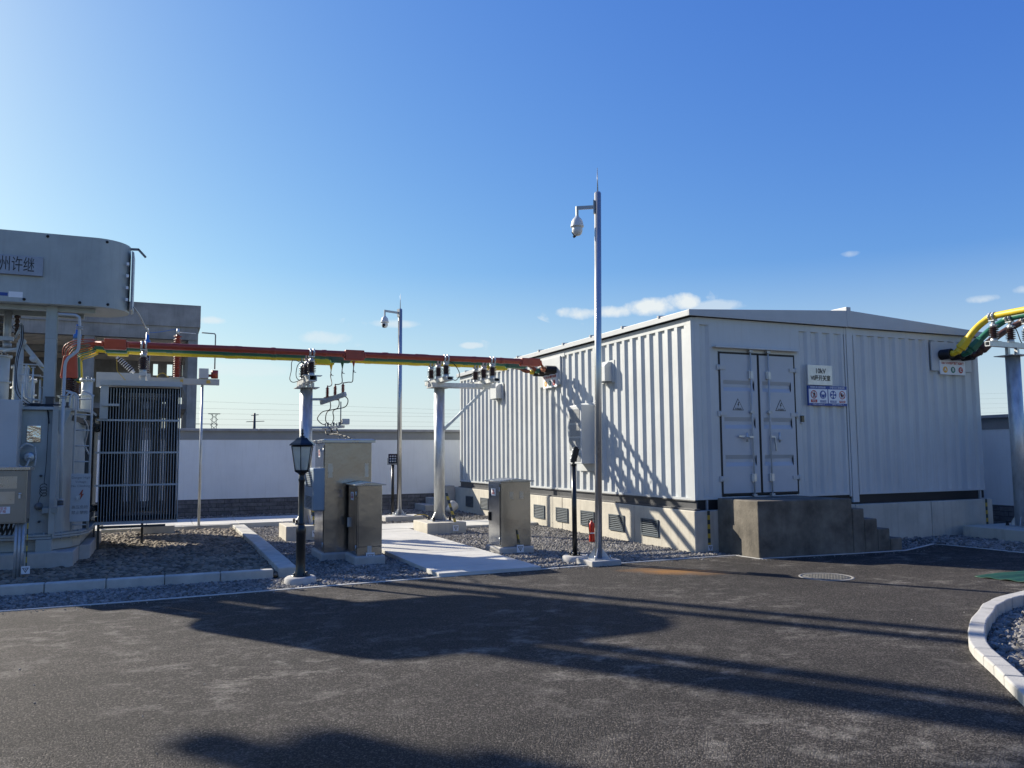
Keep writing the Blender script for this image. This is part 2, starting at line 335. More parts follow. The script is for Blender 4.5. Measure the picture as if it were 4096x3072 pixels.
def dup(o, parent=None, loc=None, label=None):
    c = o.copy(); col.objects.link(c); c.parent = parent
    if loc is not None: c.location = loc
    if label: c['label'] = label
    for ch in list(o.children): dup(ch, c)
    return c
def B(x0, x1, y0, y1, z0, z1): return MB().box(x0, x1, y0, y1, z0, z1)
def struct(o): return tag(o, kind='structure')
def text(s, size, loc, parent, matn, face='front', name='lettering', sx=1.0, bold=0.0, extrude=.0008):
    cu = bpy.data.curves.new(name, 'FONT'); cu.body = s; cu.size = size; cu.align_x = 'CENTER'; cu.align_y = 'CENTER'; cu.extrude = extrude; cu.offset = bold; cu.resolution_u = 3
    t = bpy.data.objects.new(name, cu); col.objects.link(t)
    rot = {'front': (R(90), 0, 0), 'side': (R(90), 0, R(-90))}[face]
    t.rotation_euler = rot; t.scale = (sx, 1, 1); t.location = loc
    bpy.context.view_layer.update()
    me = bpy.data.meshes.new_from_object(t.evaluated_get(bpy.context.evaluated_depsgraph_get()))
    me.transform(t.matrix_world); col.objects.unlink(t); bpy.data.objects.remove(t); bpy.data.curves.remove(cu)
    o3 = Vector((0, 0, 0)); p = parent
    while p is not None: o3 += p.location; p = p.parent
    me.transform(Matrix.Translation(-o3)); me.materials.clear(); me.materials.append(MATS[matn])
    o = bpy.data.objects.new(name, me); col.objects.link(o); o.parent = parent
    return o
def arc(c, r, a0, a1, n, plane='xz', y=0):
    out = []
    for i in range(n + 1):
        a = R(a0 + (a1 - a0) * i / n); u, v = c[0] + r * math.cos(a), c[1] + r * math.sin(a)
        out.append((u, y, v) if plane == 'xz' else (u, v, y) if plane == 'xy' else (y, u, v))
    return out
def smooth_path(pts, k=6):
    pts = [Vector(p) for p in pts]; P = [pts[0]] + pts + [pts[-1]]; out = []
    for i in range(1, len(P) - 2):
        a, b, c, d = P[i - 1:i + 3]
        for j in range(k):
            t = j / k
            out.append(.5 * ((2 * b) + (-a + c) * t + (2 * a - 5 * b + 4 * c - d) * t * t + (-a + 3 * b - 3 * c + d) * t ** 3))
    return out + [pts[-1]]
# ================================================================== THE SETTING
def sheet(name, poly, z, matn):
    mb = MB(); mb.add([(x, y, z) for x, y in poly], [tuple(range(len(poly)))])
    o = mb.build(name, matn, fixn=False)
    me = o.data; me.calc_loop_triangles()
    if me.polygons[0].normal.z < 0: me.flip_normals()
    return struct(o)
sheet('ground', [(-2500, -2500), (2500, -2500), (2500, 2500), (-2500, 2500)], -.13, 'earth')
sheet('gravel_bed', [(-40, -1.2), (12, -1.2), (12, 12.7), (-40, 12.7)], -.035, 'crushed_bed')
ROAD = [(-60, -1.3), (-14, -1.0), (-9.5, -.93), (-8.2, -.92), (-6.4, -.82), (-4.3, -.72), (-2.1, -.64), (-.5, -.64), (.25, -.66), (.30, -1.15), (2.05, -1.33), (3.12, -1.38), (4.27, -.95)]
ROAD2 = [(4.33, -1.2), (4.41, -2.43), (4.5, -3.2), (9, -3.3), (30, -3.3)]
# island outline (outer top edge of its kerb)
ISL0 = [(14, -3.9), (4.0, -4.15), (2.2, -4.45), (1.12, -4.65), (.42, -4.81), (-.05, -5.0), (-.47, -5.25), (-.83, -5.45), (-1.14, -5.66), (-1.35, -5.81), (-1.52, -5.94), (-1.72, -6.1), (-1.9, -6.28), (-2.28, -6.73), (-2.79, -7.3), (-3.4, -8.1), (-4.2, -9.4), (-4.8, -11.2)]
cx0, cy0 = -8.0151, -10.9364
ISL = [(cx0 + (x - cx0) * .955, cy0 + (y - cy0) * .955) for x, y in ISL0]
def offset(line, d):
    out = []
    for i, p in enumerate(line):
        a = Vector(line[max(i - 1, 0)]); b = Vector(line[min(i + 1, len(line) - 1)]); t = (b - a).normalized(); out.append((p[0] - t.y * d, p[1] + t.x * d))
    return out
# asphalt as one sheet with finely laid edge; the island is cut from it
road_poly = ROAD + ROAD2 + [(30, -3.7)] + [(x, y) for x, y in ISL[:1]] + ISL[1:] + [(-4.8, -40), (-60, -40)]
sheet('road', road_poly, 0.0, 'asphalt')
mb = MB()
edge = ROAD + ROAD2
eo = offset(edge, .045)
for i in range(len(edge) - 1):
    a, b, c, d = edge[i], edge[i + 1], eo[i + 1], eo[i]
    mb.prism([a, b, c, d], -.06, .008)
struct(mb.build('road_edging', 'edging'))
def along(line, step, w, z0, z1, gap=.008, jit=0.0):
    """kerb blocks laid end to end along a polyline"""
    pts = [Vector(p) for p in line]; seg = [(pts[i + 1] - pts[i]).length for i in range(len(pts) - 1)]; tot = sum(seg)
    def at(s):
        s = min(max(s, 0), tot - 1e-6)
        for i, l in enumerate(seg):
            if s <= l:
                t = (pts[i + 1] - pts[i]).normalized(); return pts[i] + t * s, t
            s -= l
        return pts[-1], (pts[-1] - pts[-2]).normalized()
    mb = MB(); n = int(tot / step)
    for k in range(n):
        s0, s1 = k * step + gap / 2, (k + 1) * step - gap / 2; dz = random.uniform(-jit, jit)
        (p, t0), (q, t1) = at(s0), at(s1); (h, th) = at((s0 + s1) / 2)
        n0, nh, n1 = Vector((-t0.y, t0.x)), Vector((-th.y, th.x)), Vector((-t1.y, t1.x))
        mb.prism([p, h, q, q + n1 * w, h + nh * w, p + n0 * w], z0, z1 + dz)
    mb2 = MB()
    return mb
# the offsets run to the left of travel: island side
o = along(ISL[:-1], .27, .13, -.14, .075, jit=.003).build('island_kerb', 'island_kerb', bevel=.012); struct(o)
isl_in = offset(ISL, .125)
sheet('island_bed', isl_in + [(20, -11.2), (20, -3.9)], -.075, 'crushed_bed')
# transformer bay kerb
mb = along([(-13.2, .25), (-6.27, .22)], .66, .13, -.05, .11)
mb.v += []; k2 = along([(-6.27, .36), (-6.25, 3.6), (-6.27, 8.1)], .30, .25, -.05, .11, jit=.002)
mb.add(k2.v, k2.f)
k3 = along([(-6.53, 8.12), (-13.2, 7.9)], 1.0, -.13, -.05, .10); mb.add(k3.v, k3.f)
struct(mb.build('bay_kerb', 'kerb_concrete', bevel=.014))
sheet('pebble_bed_base', [(-13.2, .35), (-6.5, .35), (-6.5, 7.95), (-13.2, 7.95)], -.015, 'pebble_bed')
# paved strips
mb = MB()
for k in range(12):
    mb.box(-4.62, -3.13 - .0 * k, -.70 + k * .54 + .004, -.70 + (k + 1) * .54 - .004, -.02 if k else -.03, .05)
struct(mb.build('path', 'paving_concrete', bevel=.006))
mb = MB()
for k in range(7):
    mb.box(-3.3 + k * .46 + .004 if k else -4.6, -3.3 + (k + 1) * .46 - .004, 5.84, 7.15, -.0, .052)
mb.m = 0
struct(mb.build('side_path', 'paving_concrete', bevel=.006))
mb = MB()
for k in range(9):
    mb.box(-13.0 + k * .95 + .005, -13.0 + (k + 1) * .95 - .005, 8.35, 10.25, -.05, .10)
struct(mb.build('back_path', 'paving_concrete', bevel=.006))
mb = MB().box(-4.45, -4.35, -.70, 5.7, -.2, -.0).box(-3.35, -3.25, -.7, 5.7, -.2, 0)
# ---- loose stones
def ico(sub):
    b = bmesh.new(); bmesh.ops.create_icosphere(b, subdivisions=sub, radius=1); b.verts.ensure_lookup_table()
    v = np.array([x.co[:] for x in b.verts]); f = np.array([[q.index for q in p.verts] for p in b.faces]); b.free(); return v, f
def stones(name, matn, cells, inside, size, sub, zb, label, flat=.7, jag=.25, smooth=False, seed=1, group=None):
    rng = np.random.default_rng(seed); P = []
    for x0, x1, y0, y1, sp in cells:
        gx = np.arange(x0, x1, sp); gy = np.arange(y0, y1, sp * .9); X, Y = np.meshgrid(gx, gy); X = X + (np.arange(len(gy)) % 2 * sp / 2)[:, None]
        p = np.stack([X.ravel(), Y.ravel()], 1) + rng.uniform(-.42, .42, (X.size, 2)) * sp; P.append(p)
    p = np.concatenate(P); p = p[inside(p[:, 0], p[:, 1])]; n = len(p)
    V, F = ico(sub); nv, nf = len(V), len(F)
    s = rng.uniform(size[0], size[1], n) * rng.choice([1, 1, 1.25, .8], n)
    sc = np.stack([rng.uniform(.8, 1.3, n), rng.uniform(.7, 1.05, n), rng.uniform(flat * .75, flat * 1.2, n)], 1) * s[:, None]
    vv = V[None] * (1 + rng.uniform(-jag, jag, (n, nv, 1))) * sc[:, None, :]
    a = rng.uniform(0, 2 * np.pi, n); t = rng.normal(0, .45 if not smooth else .2, n); u = rng.normal(0, .45 if not smooth else .2, n)
    ct, st = np.cos(t), np.sin(t); y = vv[:, :, 1] * ct[:, None] - vv[:, :, 2] * st[:, None]; z = vv[:, :, 1] * st[:, None] + vv[:, :, 2] * ct[:, None]; vv[:, :, 1], vv[:, :, 2] = y, z
    cu_, su = np.cos(u), np.sin(u); x = vv[:, :, 0] * cu_[:, None] - vv[:, :, 2] * su[:, None]; z = vv[:, :, 0] * su[:, None] + vv[:, :, 2] * cu_[:, None]; vv[:, :, 0], vv[:, :, 2] = x, z
    ca, sa = np.cos(a), np.sin(a); x = vv[:, :, 0] * ca[:, None] - vv[:, :, 1] * sa[:, None]; y = vv[:, :, 0] * sa[:, None] + vv[:, :, 1] * ca[:, None]; vv[:, :, 0], vv[:, :, 1] = x, y
    zz = zb + rng.uniform(-.35, .45, n) * s * flat
    vv += np.stack([p[:, 0], p[:, 1], zz], 1)[:, None, :]
    ff = F[None] + (np.arange(n) * nv)[:, None, None]
    me = bpy.data.meshes.new(name); me.vertices.add(n * nv); me.vertices.foreach_set('co', vv.ravel().astype(np.float32))
    me.loops.add(n * nf * 3); me.loops.foreach_set('vertex_index', ff.ravel().astype(np.int32))
    me.polygons.add(n * nf); me.polygons.foreach_set('loop_start', np.arange(0, n * nf * 3, 3, dtype=np.int32))
    me.polygons.foreach_set('use_smooth', np.full(n * nf, smooth)); me.materials.append(MATS[matn]); me.update(calc_edges=True)
    o = bpy.data.objects.new(name, me); col.objects.link(o); return tag(o, label, 'gravel', kind='stuff')
rx, ry = np.array([p[0] for p in ROAD]), np.array([p[1] for p in ROAD])
def in_gravel(x, y):
    k = y > np.interp(x, rx, ry) + .05
    k &= ~((x > -13.3) & (x < -6.24) & (y > .22) & (y < 8.3))
    k &= ~((x > -4.63) & (x < -3.13) & (y < 5.8)); k &= ~((x > -4.63) & (x < -.1) & (y > 5.84) & (y < 7.15))
    k &= ~((x > -13) & (x < -4.45) & (y > 8.35) & (y < 10.25)); k &= ~((x > -.09) & (x < 7.05) & (y > -.09))
    k &= ~((x > .30) & (x < 3.1) & (y > -1.35)); k &= (x < 4.33) | (y > -1.2) | (x > 4.45)
    return k
stones('crushed_gravel', 'crushed', [(-10.6, -4.6, -1.0, .25, .031), (-6.3, -4.55, .25, 9, .036), (-3.2, .6, -.75, 1.6, .031), (-3.2, 0, 1.6, 6, .037), (-6.3, 0, 6, 12.7, .06), (3.05, 4.4, -1.4, 0, .05), (-12.5, -6.2, 10.2, 12.7, .08)],
       in_gravel, (.014, .027), 1, -.014, 'blue grey crushed stone spread around the cabinets and the white container building', seed=3)
stones('crushed_gravel', 'crushed', [(4.45, 9, -3.1, 0, .055)], lambda x, y: (x > 4.5) & ~((x > 5.8) & (x < 7.6) & (y > -1.65) & (y < -.15)) & ~((x < 7.05) & (y > -.09)), (.025, .042), 1, -.01, 'shaded crushed stone beside the right end of the container building', seed=5)
iy = np.array([p[1] for p in isl_in]); ix = np.array([p[0] for p in isl_in])
def in_isl(x, y):
    ed = np.interp(y, iy[::-1][:], ix[::-1][:])
    return x > ed + .03
stones('island_gravel', 'crushed', [(-3.6, 1.8, -8.2, -4.3, .042), (-4.6, 1.8, -11, -8.2, .06), (1.8, 7, -10, -4, .065)], in_isl, (.020, .038), 1, -.05, 'crushed stone filling the kerbed island at the right edge', seed=9)
in_bay = lambda x, y: (x > -13.2) & (x < -6.51) & (y > .36) & (y < 7.9) & ~((x < -9.15) & (y > 2.42) & (y < 6.2))
stones('pebbles', 'pebble', [(-10.6, -6.5, .35, 4.0, .055)], in_bay, (.030, .048), 2, .012,
       'brown grey rounded pebbles filling the near half of the kerbed bay under the transformer', flat=.66, jag=.09, smooth=True, seed=11)
stones('pebbles', 'pebble', [(-10.6, -6.5, 4.0, 8.0, .056), (-13.2, -10.6, .35, 2.5, .08)], in_bay, (.030, .048), 2, .012,
       'partly sunlit rounded pebbles at the back of the bay under the radiators', flat=.72, jag=.09, smooth=True, seed=12)

er = lambda x, y: (np.abs(y - np.interp(x, rx, ry) + .14) < .12 * np.random.default_rng(4).random(len(x)) ** 1.5) & (x < 4.2)
stones('grit', 'crushed', [(-10.3, 4.2, -1.6, -.5, .075)], er, (.005, .013), 1, .004, 'small loose grit spilled from the gravel over the edge of the asphalt', seed=21)
stones('grit', 'crushed', [(-9, 4, -9, -1, .42)], lambda x, y: (np.sin(x * 12.9898 + y * 78.233) > .2), (.003, .008), 1, .003, 'scattered tiny stones lying loose across the open asphalt', seed=22)

# ---- perimeter walls
def wall(name, label, axis, a0, a1, face, th, joints):
    t = thing(name, label, 'wall', (a0, face, 0) if axis == 'x' else (face, a0, 0))
    def bx(mb, u0, u1, v0, v1, z0, z1):
        return mb.box(u0, u1, v0, v1, z0, z1) if axis == 'x' else mb.box(v0, v1, u0, u1, z0, z1)
    bx(MB(), a0, a1, face, face + th, -.12, 2.06).build('wall_panel', 'wall_white', t)
    bx(MB(), a0, a1, face - .012, face + th + .012, 2.06, 2.30).build('wall_band', 'wall_band', t)
    mb = MB(); u = a0
    while u < a1: bx(mb, u + .006, min(u + joints, a1) - .006, face - .09, face + th + .09, 2.30, 2.37); u += joints
    mb.build('coping', 'wall_cap', t, bevel=.008)
    bx(MB(), a0, a1, face - .035, face + .002, -.12, .44).build('stone_dado', 'dado_brick', t)
    return t
wall('perimeter_wall', 'long white wall with grey band and stone dado behind the busbar columns', 'x', -26, 8.4, 12.7, .24, 2.05)
wall('perimeter_wall', 'shaded blue white wall seen between the container building and the right column', 'y', -12, 12.6, 8.5, .24, 2.05)
# wall pilaster lines
for x in (-6.9,): B(x, x + .32, 12.685, 12.702, .44, 2.06).build('pilaster', 'wall_white', bpy.data.objects['perimeter_wall'])

# ================================================================== CONTAINER BUILDING
W, Lg, ZB, ZT = 6.913, 11.26, .83, 3.74
bld = thing('container_building', 'white corrugated container building on a pale concrete plinth with double doors', 'building', (W / 2, Lg / 2, 0))
def corrugated(u0, u1, fn, z0, z1, pitch=.285, d=.043, phase=0.0):
    """fn(u, depth, z) -> point; trapezoid profile along u"""
    prof = []; u = u0
    a = pitch * .31; s = pitch * .19
    x = u0 - phase
    pts = [(u0, 0)]
    k = 0
    while True:
        b = u0 - phase + k * pitch
        for du, dd in ((a, 0), (a + s, d), (2 * a + s, d), (2 * a + 2 * s, 0)):
            q = b + du
            if u0 < q < u1: pts.append((q, dd))
        k += 1
        if b > u1: break
    pts.append((u1, pts[-1][1]))
    # soft steel: subdivide corners are left crisp, thickness behind
    vs = [fn(p, dd, z) for p, dd in pts for z in (z0, z1)]
    fs = [(2 * i, 2 * i + 2, 2 * i + 3, 2 * i + 1) for i in range(len(pts) - 1)]
    return vs, fs
mb = MB(); vs, fs = corrugated(.10, Lg - .10, lambda u, d, z: (d, u, z), ZB + .03, ZT); mb.add(vs, fs)
mb.box(.055, .09, .05, Lg - .05, ZB, 3.85)            # inner skin
mb.box(-.004, .07, .0, .10, ZB, 3.85); mb.box(-.004, .07, Lg - .10, Lg, ZB, 3.85)   # corner posts
mb.box(-.002, .07, .1, Lg - .1, ZT, 3.85); mb.box(-.004, .06, .1, Lg - .1, ZB, ZB + .035)
# flat panel framed round the cable entry
mb.box(-.012, .05, 4.55, 5.95, 3.72, 3.80)
mb.build('side_wall', 'white_paint', bld, fixn=False)
mb = MB()
vs, fs = corrugated(.10, .44, lambda u, d, z: (u, d * .85, z), ZB + .03, 3.74, phase=.02); mb.add(vs, fs)
vs, fs = corrugated(2.26, 3.36, lambda u, d, z: (u, d * .85, z), ZB + .03, 3.74, pitch=.27, phase=.03); mb.add(vs, fs)
vs, fs = corrugated(3.60, W - .10, lambda u, d, z: (u, d * .85, z), ZB + .03, 3.74, pitch=.266, phase=.0); mb.add(vs, fs)
mb.box(.07, W - .07, .05, .09, ZB, 3.85)
mb.box(.07, .10, -.003, .06, ZB, 3.85); mb.box(W - .10, W, -.003, .06, ZB, 3.85)
mb.box(.10, W - .10, -.002, .05, 3.74, 3.86)
mb.box(.44, .535, -.001, .05, ZB, 3.74); mb.box(2.185, 2.26, -.001, .05, ZB, 3.74); mb.box(.535, 2.185, -.0015, .05, 3.30, 3.74)
mb.box(.10, 3.36, -.0005, .05, ZB, ZB + .04); mb.box(3.60, W - .1, -.0005, .05, ZB, ZB + .035)
mb.build('front_wall', 'white_paint', bld, fixn=False)
mb = MB(); mb.box(3.375, 3.415, -.007, .05, .80, 3.86).box(3.43, 3.58, -.010, .05, .695, 3.87); mb.build('seam_post', 'white_paint', bld, bevel=.004)
B(.06, W, .05, Lg - .0, ZB, 3.84).box(W - .01, W + .01, .0, Lg, ZB, 3.85).build('rear_shell', 'white_paint', bld)
# roof
ov = .085
mb = MB(); y0, y1 = -ov, Lg + ov; xm = W / 2
mb.extr([(-ov, y0, 3.865), (W + ov, y0, 3.865), (W + ov, y0, 3.965), (xm, y0, 4.17), (-ov, y0, 3.965)], (0, .03, 0))
mb.extr([(-ov, y1, 3.865), (W + ov, y1, 3.865), (W + ov, y1, 3.965), (xm, y1, 4.17), (-ov, y1, 3.965)], (0, -.03, 0))
mb.box(-ov, -ov + .02, y0 + .03, y1 - .03, 3.865, 3.963).box(W + ov - .02, W + ov, y0 + .03, y1 - .03, 3.865, 3.963)
roof = mb.build('roof', 'roof_paint', bld, bevel=.006)
mb = MB()
mb.add([(-ov + .02, y0 + .03, 3.95), (xm, y0 + .03, 4.155), (xm, y1 - .03, 4.155), (-ov + .02, y1 - .03, 3.95), (W + ov - .02, y0 + .03, 3.95), (W + ov - .02, y1 - .03, 3.95)], [(0, 1, 2, 3), (1, 4, 5, 2)])
for k in range(9):
    y = .8 + k * 1.22
    mb.bar((-ov - .02, y, 3.975), (xm, y, 4.185), .05, .035); mb.bar((W + ov, y, 3.975), (xm, y, 4.185), .05, .035)
mb.build('roof_sheet', 'roof_paint', roof)
mb = MB().box(xm - .075, xm + .03, y0 - .006, y1, 3.87, 4.235); mb.build('ridge_cap', 'roof_paint', roof, bevel=.012)
# skid, plinth, louvres
mb = MB(); mb.box(.02, .05, .0, Lg, .67, .828).box(-.055, .06, -.05, Lg, .662, .69).box(-.01, .05, 0, Lg, .806, .829)
mb.build('skid_beam', 'dark_steel', bld, bevel=.003)
mb = MB(); mb.box(.05, W, .03, .06, .665, .828); mb.build('skid_beam', 'rubber', bld)
mb = MB().box(.22, .25, -.005, .03, .665, .825).box(W - .16, W - .12, -.01, .03, .665, .825).box(W - .12, W + .01, -.02, .03, .665, .68); mb.split('skid_bracket', 'galv_dull', bld)
mb = MB()
for y0_, y1_ in ((-.08, 1.74), (1.752, 4.6), (4.612, 8.2), (8.212, 11.75)): mb.box(-.08, 3.4, y0_, y1_, -.12, .662)
mb.box(3.412, 5.3, -.08, 11.75, -.12, .66).box(5.312, 7.0, -.08, 11.75, -.12, .66)
mb.build('plinth', 'plinth_concrete', bld, bevel=.012)
def louvre(yc):
    f = MB(); f.box(-.105, -.075, yc - .275, yc + .275, .155, .18).box(-.105, -.075, yc - .275, yc + .275, .425, .45).box(-.105, -.075, yc - .275, yc - .245, .18, .425).box(-.105, -.075, yc + .245, yc + .275, .18, .425)
    w_ = f.build('vent_louvre', 'louvre', bld)
    s = MB()
    for k in range(7):
        z = .197 + k * .035; s.bar((-.094, yc - .245, z), (-.094, yc + .245, z), .006, .030, up=(.8, 0, .6))
    s.build('slats', 'louvre', w_)
    B(-.083, -.0815, yc - .245, yc + .245, .18, .425).build('painted_shade', 'rubber', w_)  # black sheet painted in as the shade behind the slats
for k in range(9): louvre(1.22 + k * 1.129)
# earthing strips on the plinth
def marker_plate(x, y, z, parent, face='front', s=.11):
    if face == 'front':
        p = B(x - s / 2, x + s / 2, y - .006, y, z - s / 2, z + s / 2).build('earth_marker', 'white_sign', parent)
        MB().extr([(x - s * .38, y - .0085, z + s * .30), (x + s * .38, y - .0085, z + s * .30), (x, y - .0085, z - s * .36)], (0, .0015, 0)).build('triangle', 'ink', p)
        MB().extr([(x - s * .26, y - .0105, z + s * .235), (x + s * .26, y - .0105, z + s * .235), (x, y - .0105, z - s * .21)], (0, .0015, 0)).build('triangle_field', 'white_sign', p)
        B(x - s * .12, x + s * .12, y - .0125, y - .010, z + s * .10, z + s * .15).box(x - s * .07, x + s * .07, y - .0125, y - .010, z + s * .03, z + s * .06).box(x - s * .012, x + s * .012, y - .0125, y - .01, z - .1 * s, z + .10 * s).build('earth_symbol', 'ink', p)
    return p
for x in (.19, W - .1):
    B(x - .024, x + .024, -.09, -.082, .08, .66).build('earth_strip', 'strap_stripe', bld)
marker_plate(.205, -.085, .065, bld, s=.09)
# doors ------------------------------------------------------------
for x0, x1 in ((.535, 1.365), (1.375, 2.185)):
    left = x0 < 1
    d = MB(); xa, xb = x0 + (.035 if left else .02), x1 - (.02 if left else .035)
    zr = [(.925, 1.37), (1.56, 2.0), (2.195, 2.635), (2.82, 3.265)]
    dents = [(1.37, 1.56), (2.0, 2.195), (2.635, 2.82)]
    ia, ib = xa + .055, xb - .07
    for z0, z1 in zr: d.box(xa, xb, -.012, .03, z0, z1)
    for z0, z1 in dents:
        d.box(xa, ia, -.012, .03, z0, z1).box(ib, xb, -.012, .03, z0, z1)
        y = .020; zz = (z1 - z0) * .36
        d.add([(ia, -.012, z0), (ib, -.012, z0), (ib, y, z0 + zz), (ia, y, z0 + zz), (ia, y, z1 - zz), (ib, y, z1 - zz), (ib, -.012, z1), (ia, -.012, z1)], [(0, 1, 2, 3), (3, 2, 5, 4), (4, 5, 6, 7), (0, 3, 4, 7), (1, 6, 5, 2)])
    door = d.build('door_leaf', 'door_paint', bld, fixn=False)
    g = MB(); g.box(x0, x1, -.008, .02, 3.265, 3.30).box(x0, x1, -.008, .02, .888, .925)
    g.box(x0, x0 + (.035 if left else .02), -.008, .02, .925, 3.265).box(x1 - (.02 if left else .035), x1, -.008, .02, .925, 3.265)
    g.build('door_gasket', 'rubber', door)
    bxx = 1.185 if left else 1.565
    lb = MB().cyl((bxx, -.045, .872), (bxx, -.045, 3.34), .013, 10).build('locking_bar', 'box_grey', door)
    for z in (3.325, .885): B(bxx - .035, bxx + .035, -.07, -.012, z - .02, z + .02).build('bar_cam', 'galv_dull', lb)
    for z in (2.92, 1.175): B(bxx - .045, bxx + .045, -.052, -.012, z - .065, z + .065).box(bxx - .02, bxx + .02, -.066, -.05, z - .06, z + .06).build('bar_guide', 'galvanised', lb)
    B(bxx - .04, bxx + .04, -.062, -.012, 2.265, 2.31).build('bar_guide', 'galv_dull', lb)
    hx = xa if left else xb; sg = 1 if left else -1
    for z in (3.03, 2.25, 1.165):
        MB().box(hx - .03 * sg, hx + .10 * sg, -.028, -.012, z - .03, z + .03).cyl((hx - .035 * sg, -.02, z - .045), (hx - .035 * sg, -.02, z + .045), .018, 10).box(hx - .075 * sg, hx - .03 * sg, -.03, -.001, z - .045, z + .045).build('hinge', 'box_grey', door)
    if left: MB().bar((bxx, -.06, 1.86), (.88, -.055, 1.875), .014, .03).cyl((1.03, -.075, 1.78), (1.03, -.075, 1.93), .016, 8).cyl((1.0, -.08, 1.86), (1.07, -.08, 1.86), .022, 8).build('handle', 'galvanised', door)
    else: MB().bar((bxx, -.06, 1.87), (1.66, -.055, 1.86), .014, .03).bar((1.64, -.06, 1.86), (1.67, -.055, 1.62), .014, .03).cyl((1.73, -.075, 1.77), (1.73, -.075, 1.94), .018, 8).cyl((1.70, -.08, 1.82), (1.76, -.08, 1.82), .022, 8).build('handle', 'galvanised', door)
    # warning triangle decal
    xc = .915 if left else 1.83; zc = 2.385; s = .115
    def tri(s_): return [(xc + s_ * math.cos(R(a)), zc + s_ * math.sin(R(a)) - .005) for a in (90, 210, 330)]
    st = MB().extr([(x, -.0150, z) for x, z in tri(.135)], (0, .002, 0)).build('warning_triangle', 'ink', door)
    MB().extr([(x, -.0175, z) for x, z in tri(.115)], (0, .002, 0)).build('triangle_field', 'door_paint', st)
    MB().extr([(xc + a, -.0195, zc + b) for a, b in ((.012, .07), (-.018, .015), (.0, .018), (-.012, -.028), (.022, .032), (.004, .028), (.03, .07))], (0, .0015, 0)).build('lightning_bolt', 'ink', st)
    text('有电危险', .034, (xc, -.0195, zc - .048), st, 'ink')
MB().box(.42, 2.26, -.10, -.003, 3.365, 3.385).box(.42, 2.26, -.10, -.095, 3.355, 3.37).build('door_canopy', 'white_paint', bld, bevel=.003)

# ---- things fixed to the building
def plate_AB(name, label, pts, title, origin, group):
    pass
t = thing('room_sign', 'silver plate reading 10kV VI beside the container doors', 'sign', (2.73, -.04, 2.96))
B(2.45, 3.015, -.045, -.012, 2.785, 3.145).build('panel', 'steel_sign', t, bevel=.003)
text('10kV', .125, (2.74, -.047, 3.035), t, 'ink', sx=.95, bold=.0022)
text('VI段开关室', .105, (2.74, -.047, 2.905), t, 'ink', sx=.90, bold=.0028)
t = thing('safety_sign', 'blue bordered safety board of four round pictograms under the silver plate', 'sign', (2.9, -.04, 2.6))
B(2.445, 3.355, -.036, -.010, 2.42, 2.775).build('panel', 'sign_blue', t)
for k in range(2):
    x0 = 2.462 + k * .452; fld = B(x0, x0 + .43, -.0385, -.035, 2.465, 2.715).build('white_field', 'white_sign', t)
def disc(x, z, r, y, matn, parent, name, n=24, r2=None):
    mb = MB(); p = [(x + r * math.cos(2 * math.pi * i / n), y, z + r * math.sin(2 * math.pi * i / n)) for i in range(n)]
    if r2 is None: mb.extr(p, (0, .0015, 0))
    else:
        q = [(x + r2 * math.cos(2 * math.pi * i / n), y, z + r2 * math.sin(2 * math.pi * i / n)) for i in range(n)]
        mb.add(p + q, [(i, (i + 1) % n, (i + 1) % n + n, i + n) for i in range(n)])
    return mb.build(name, matn, parent)
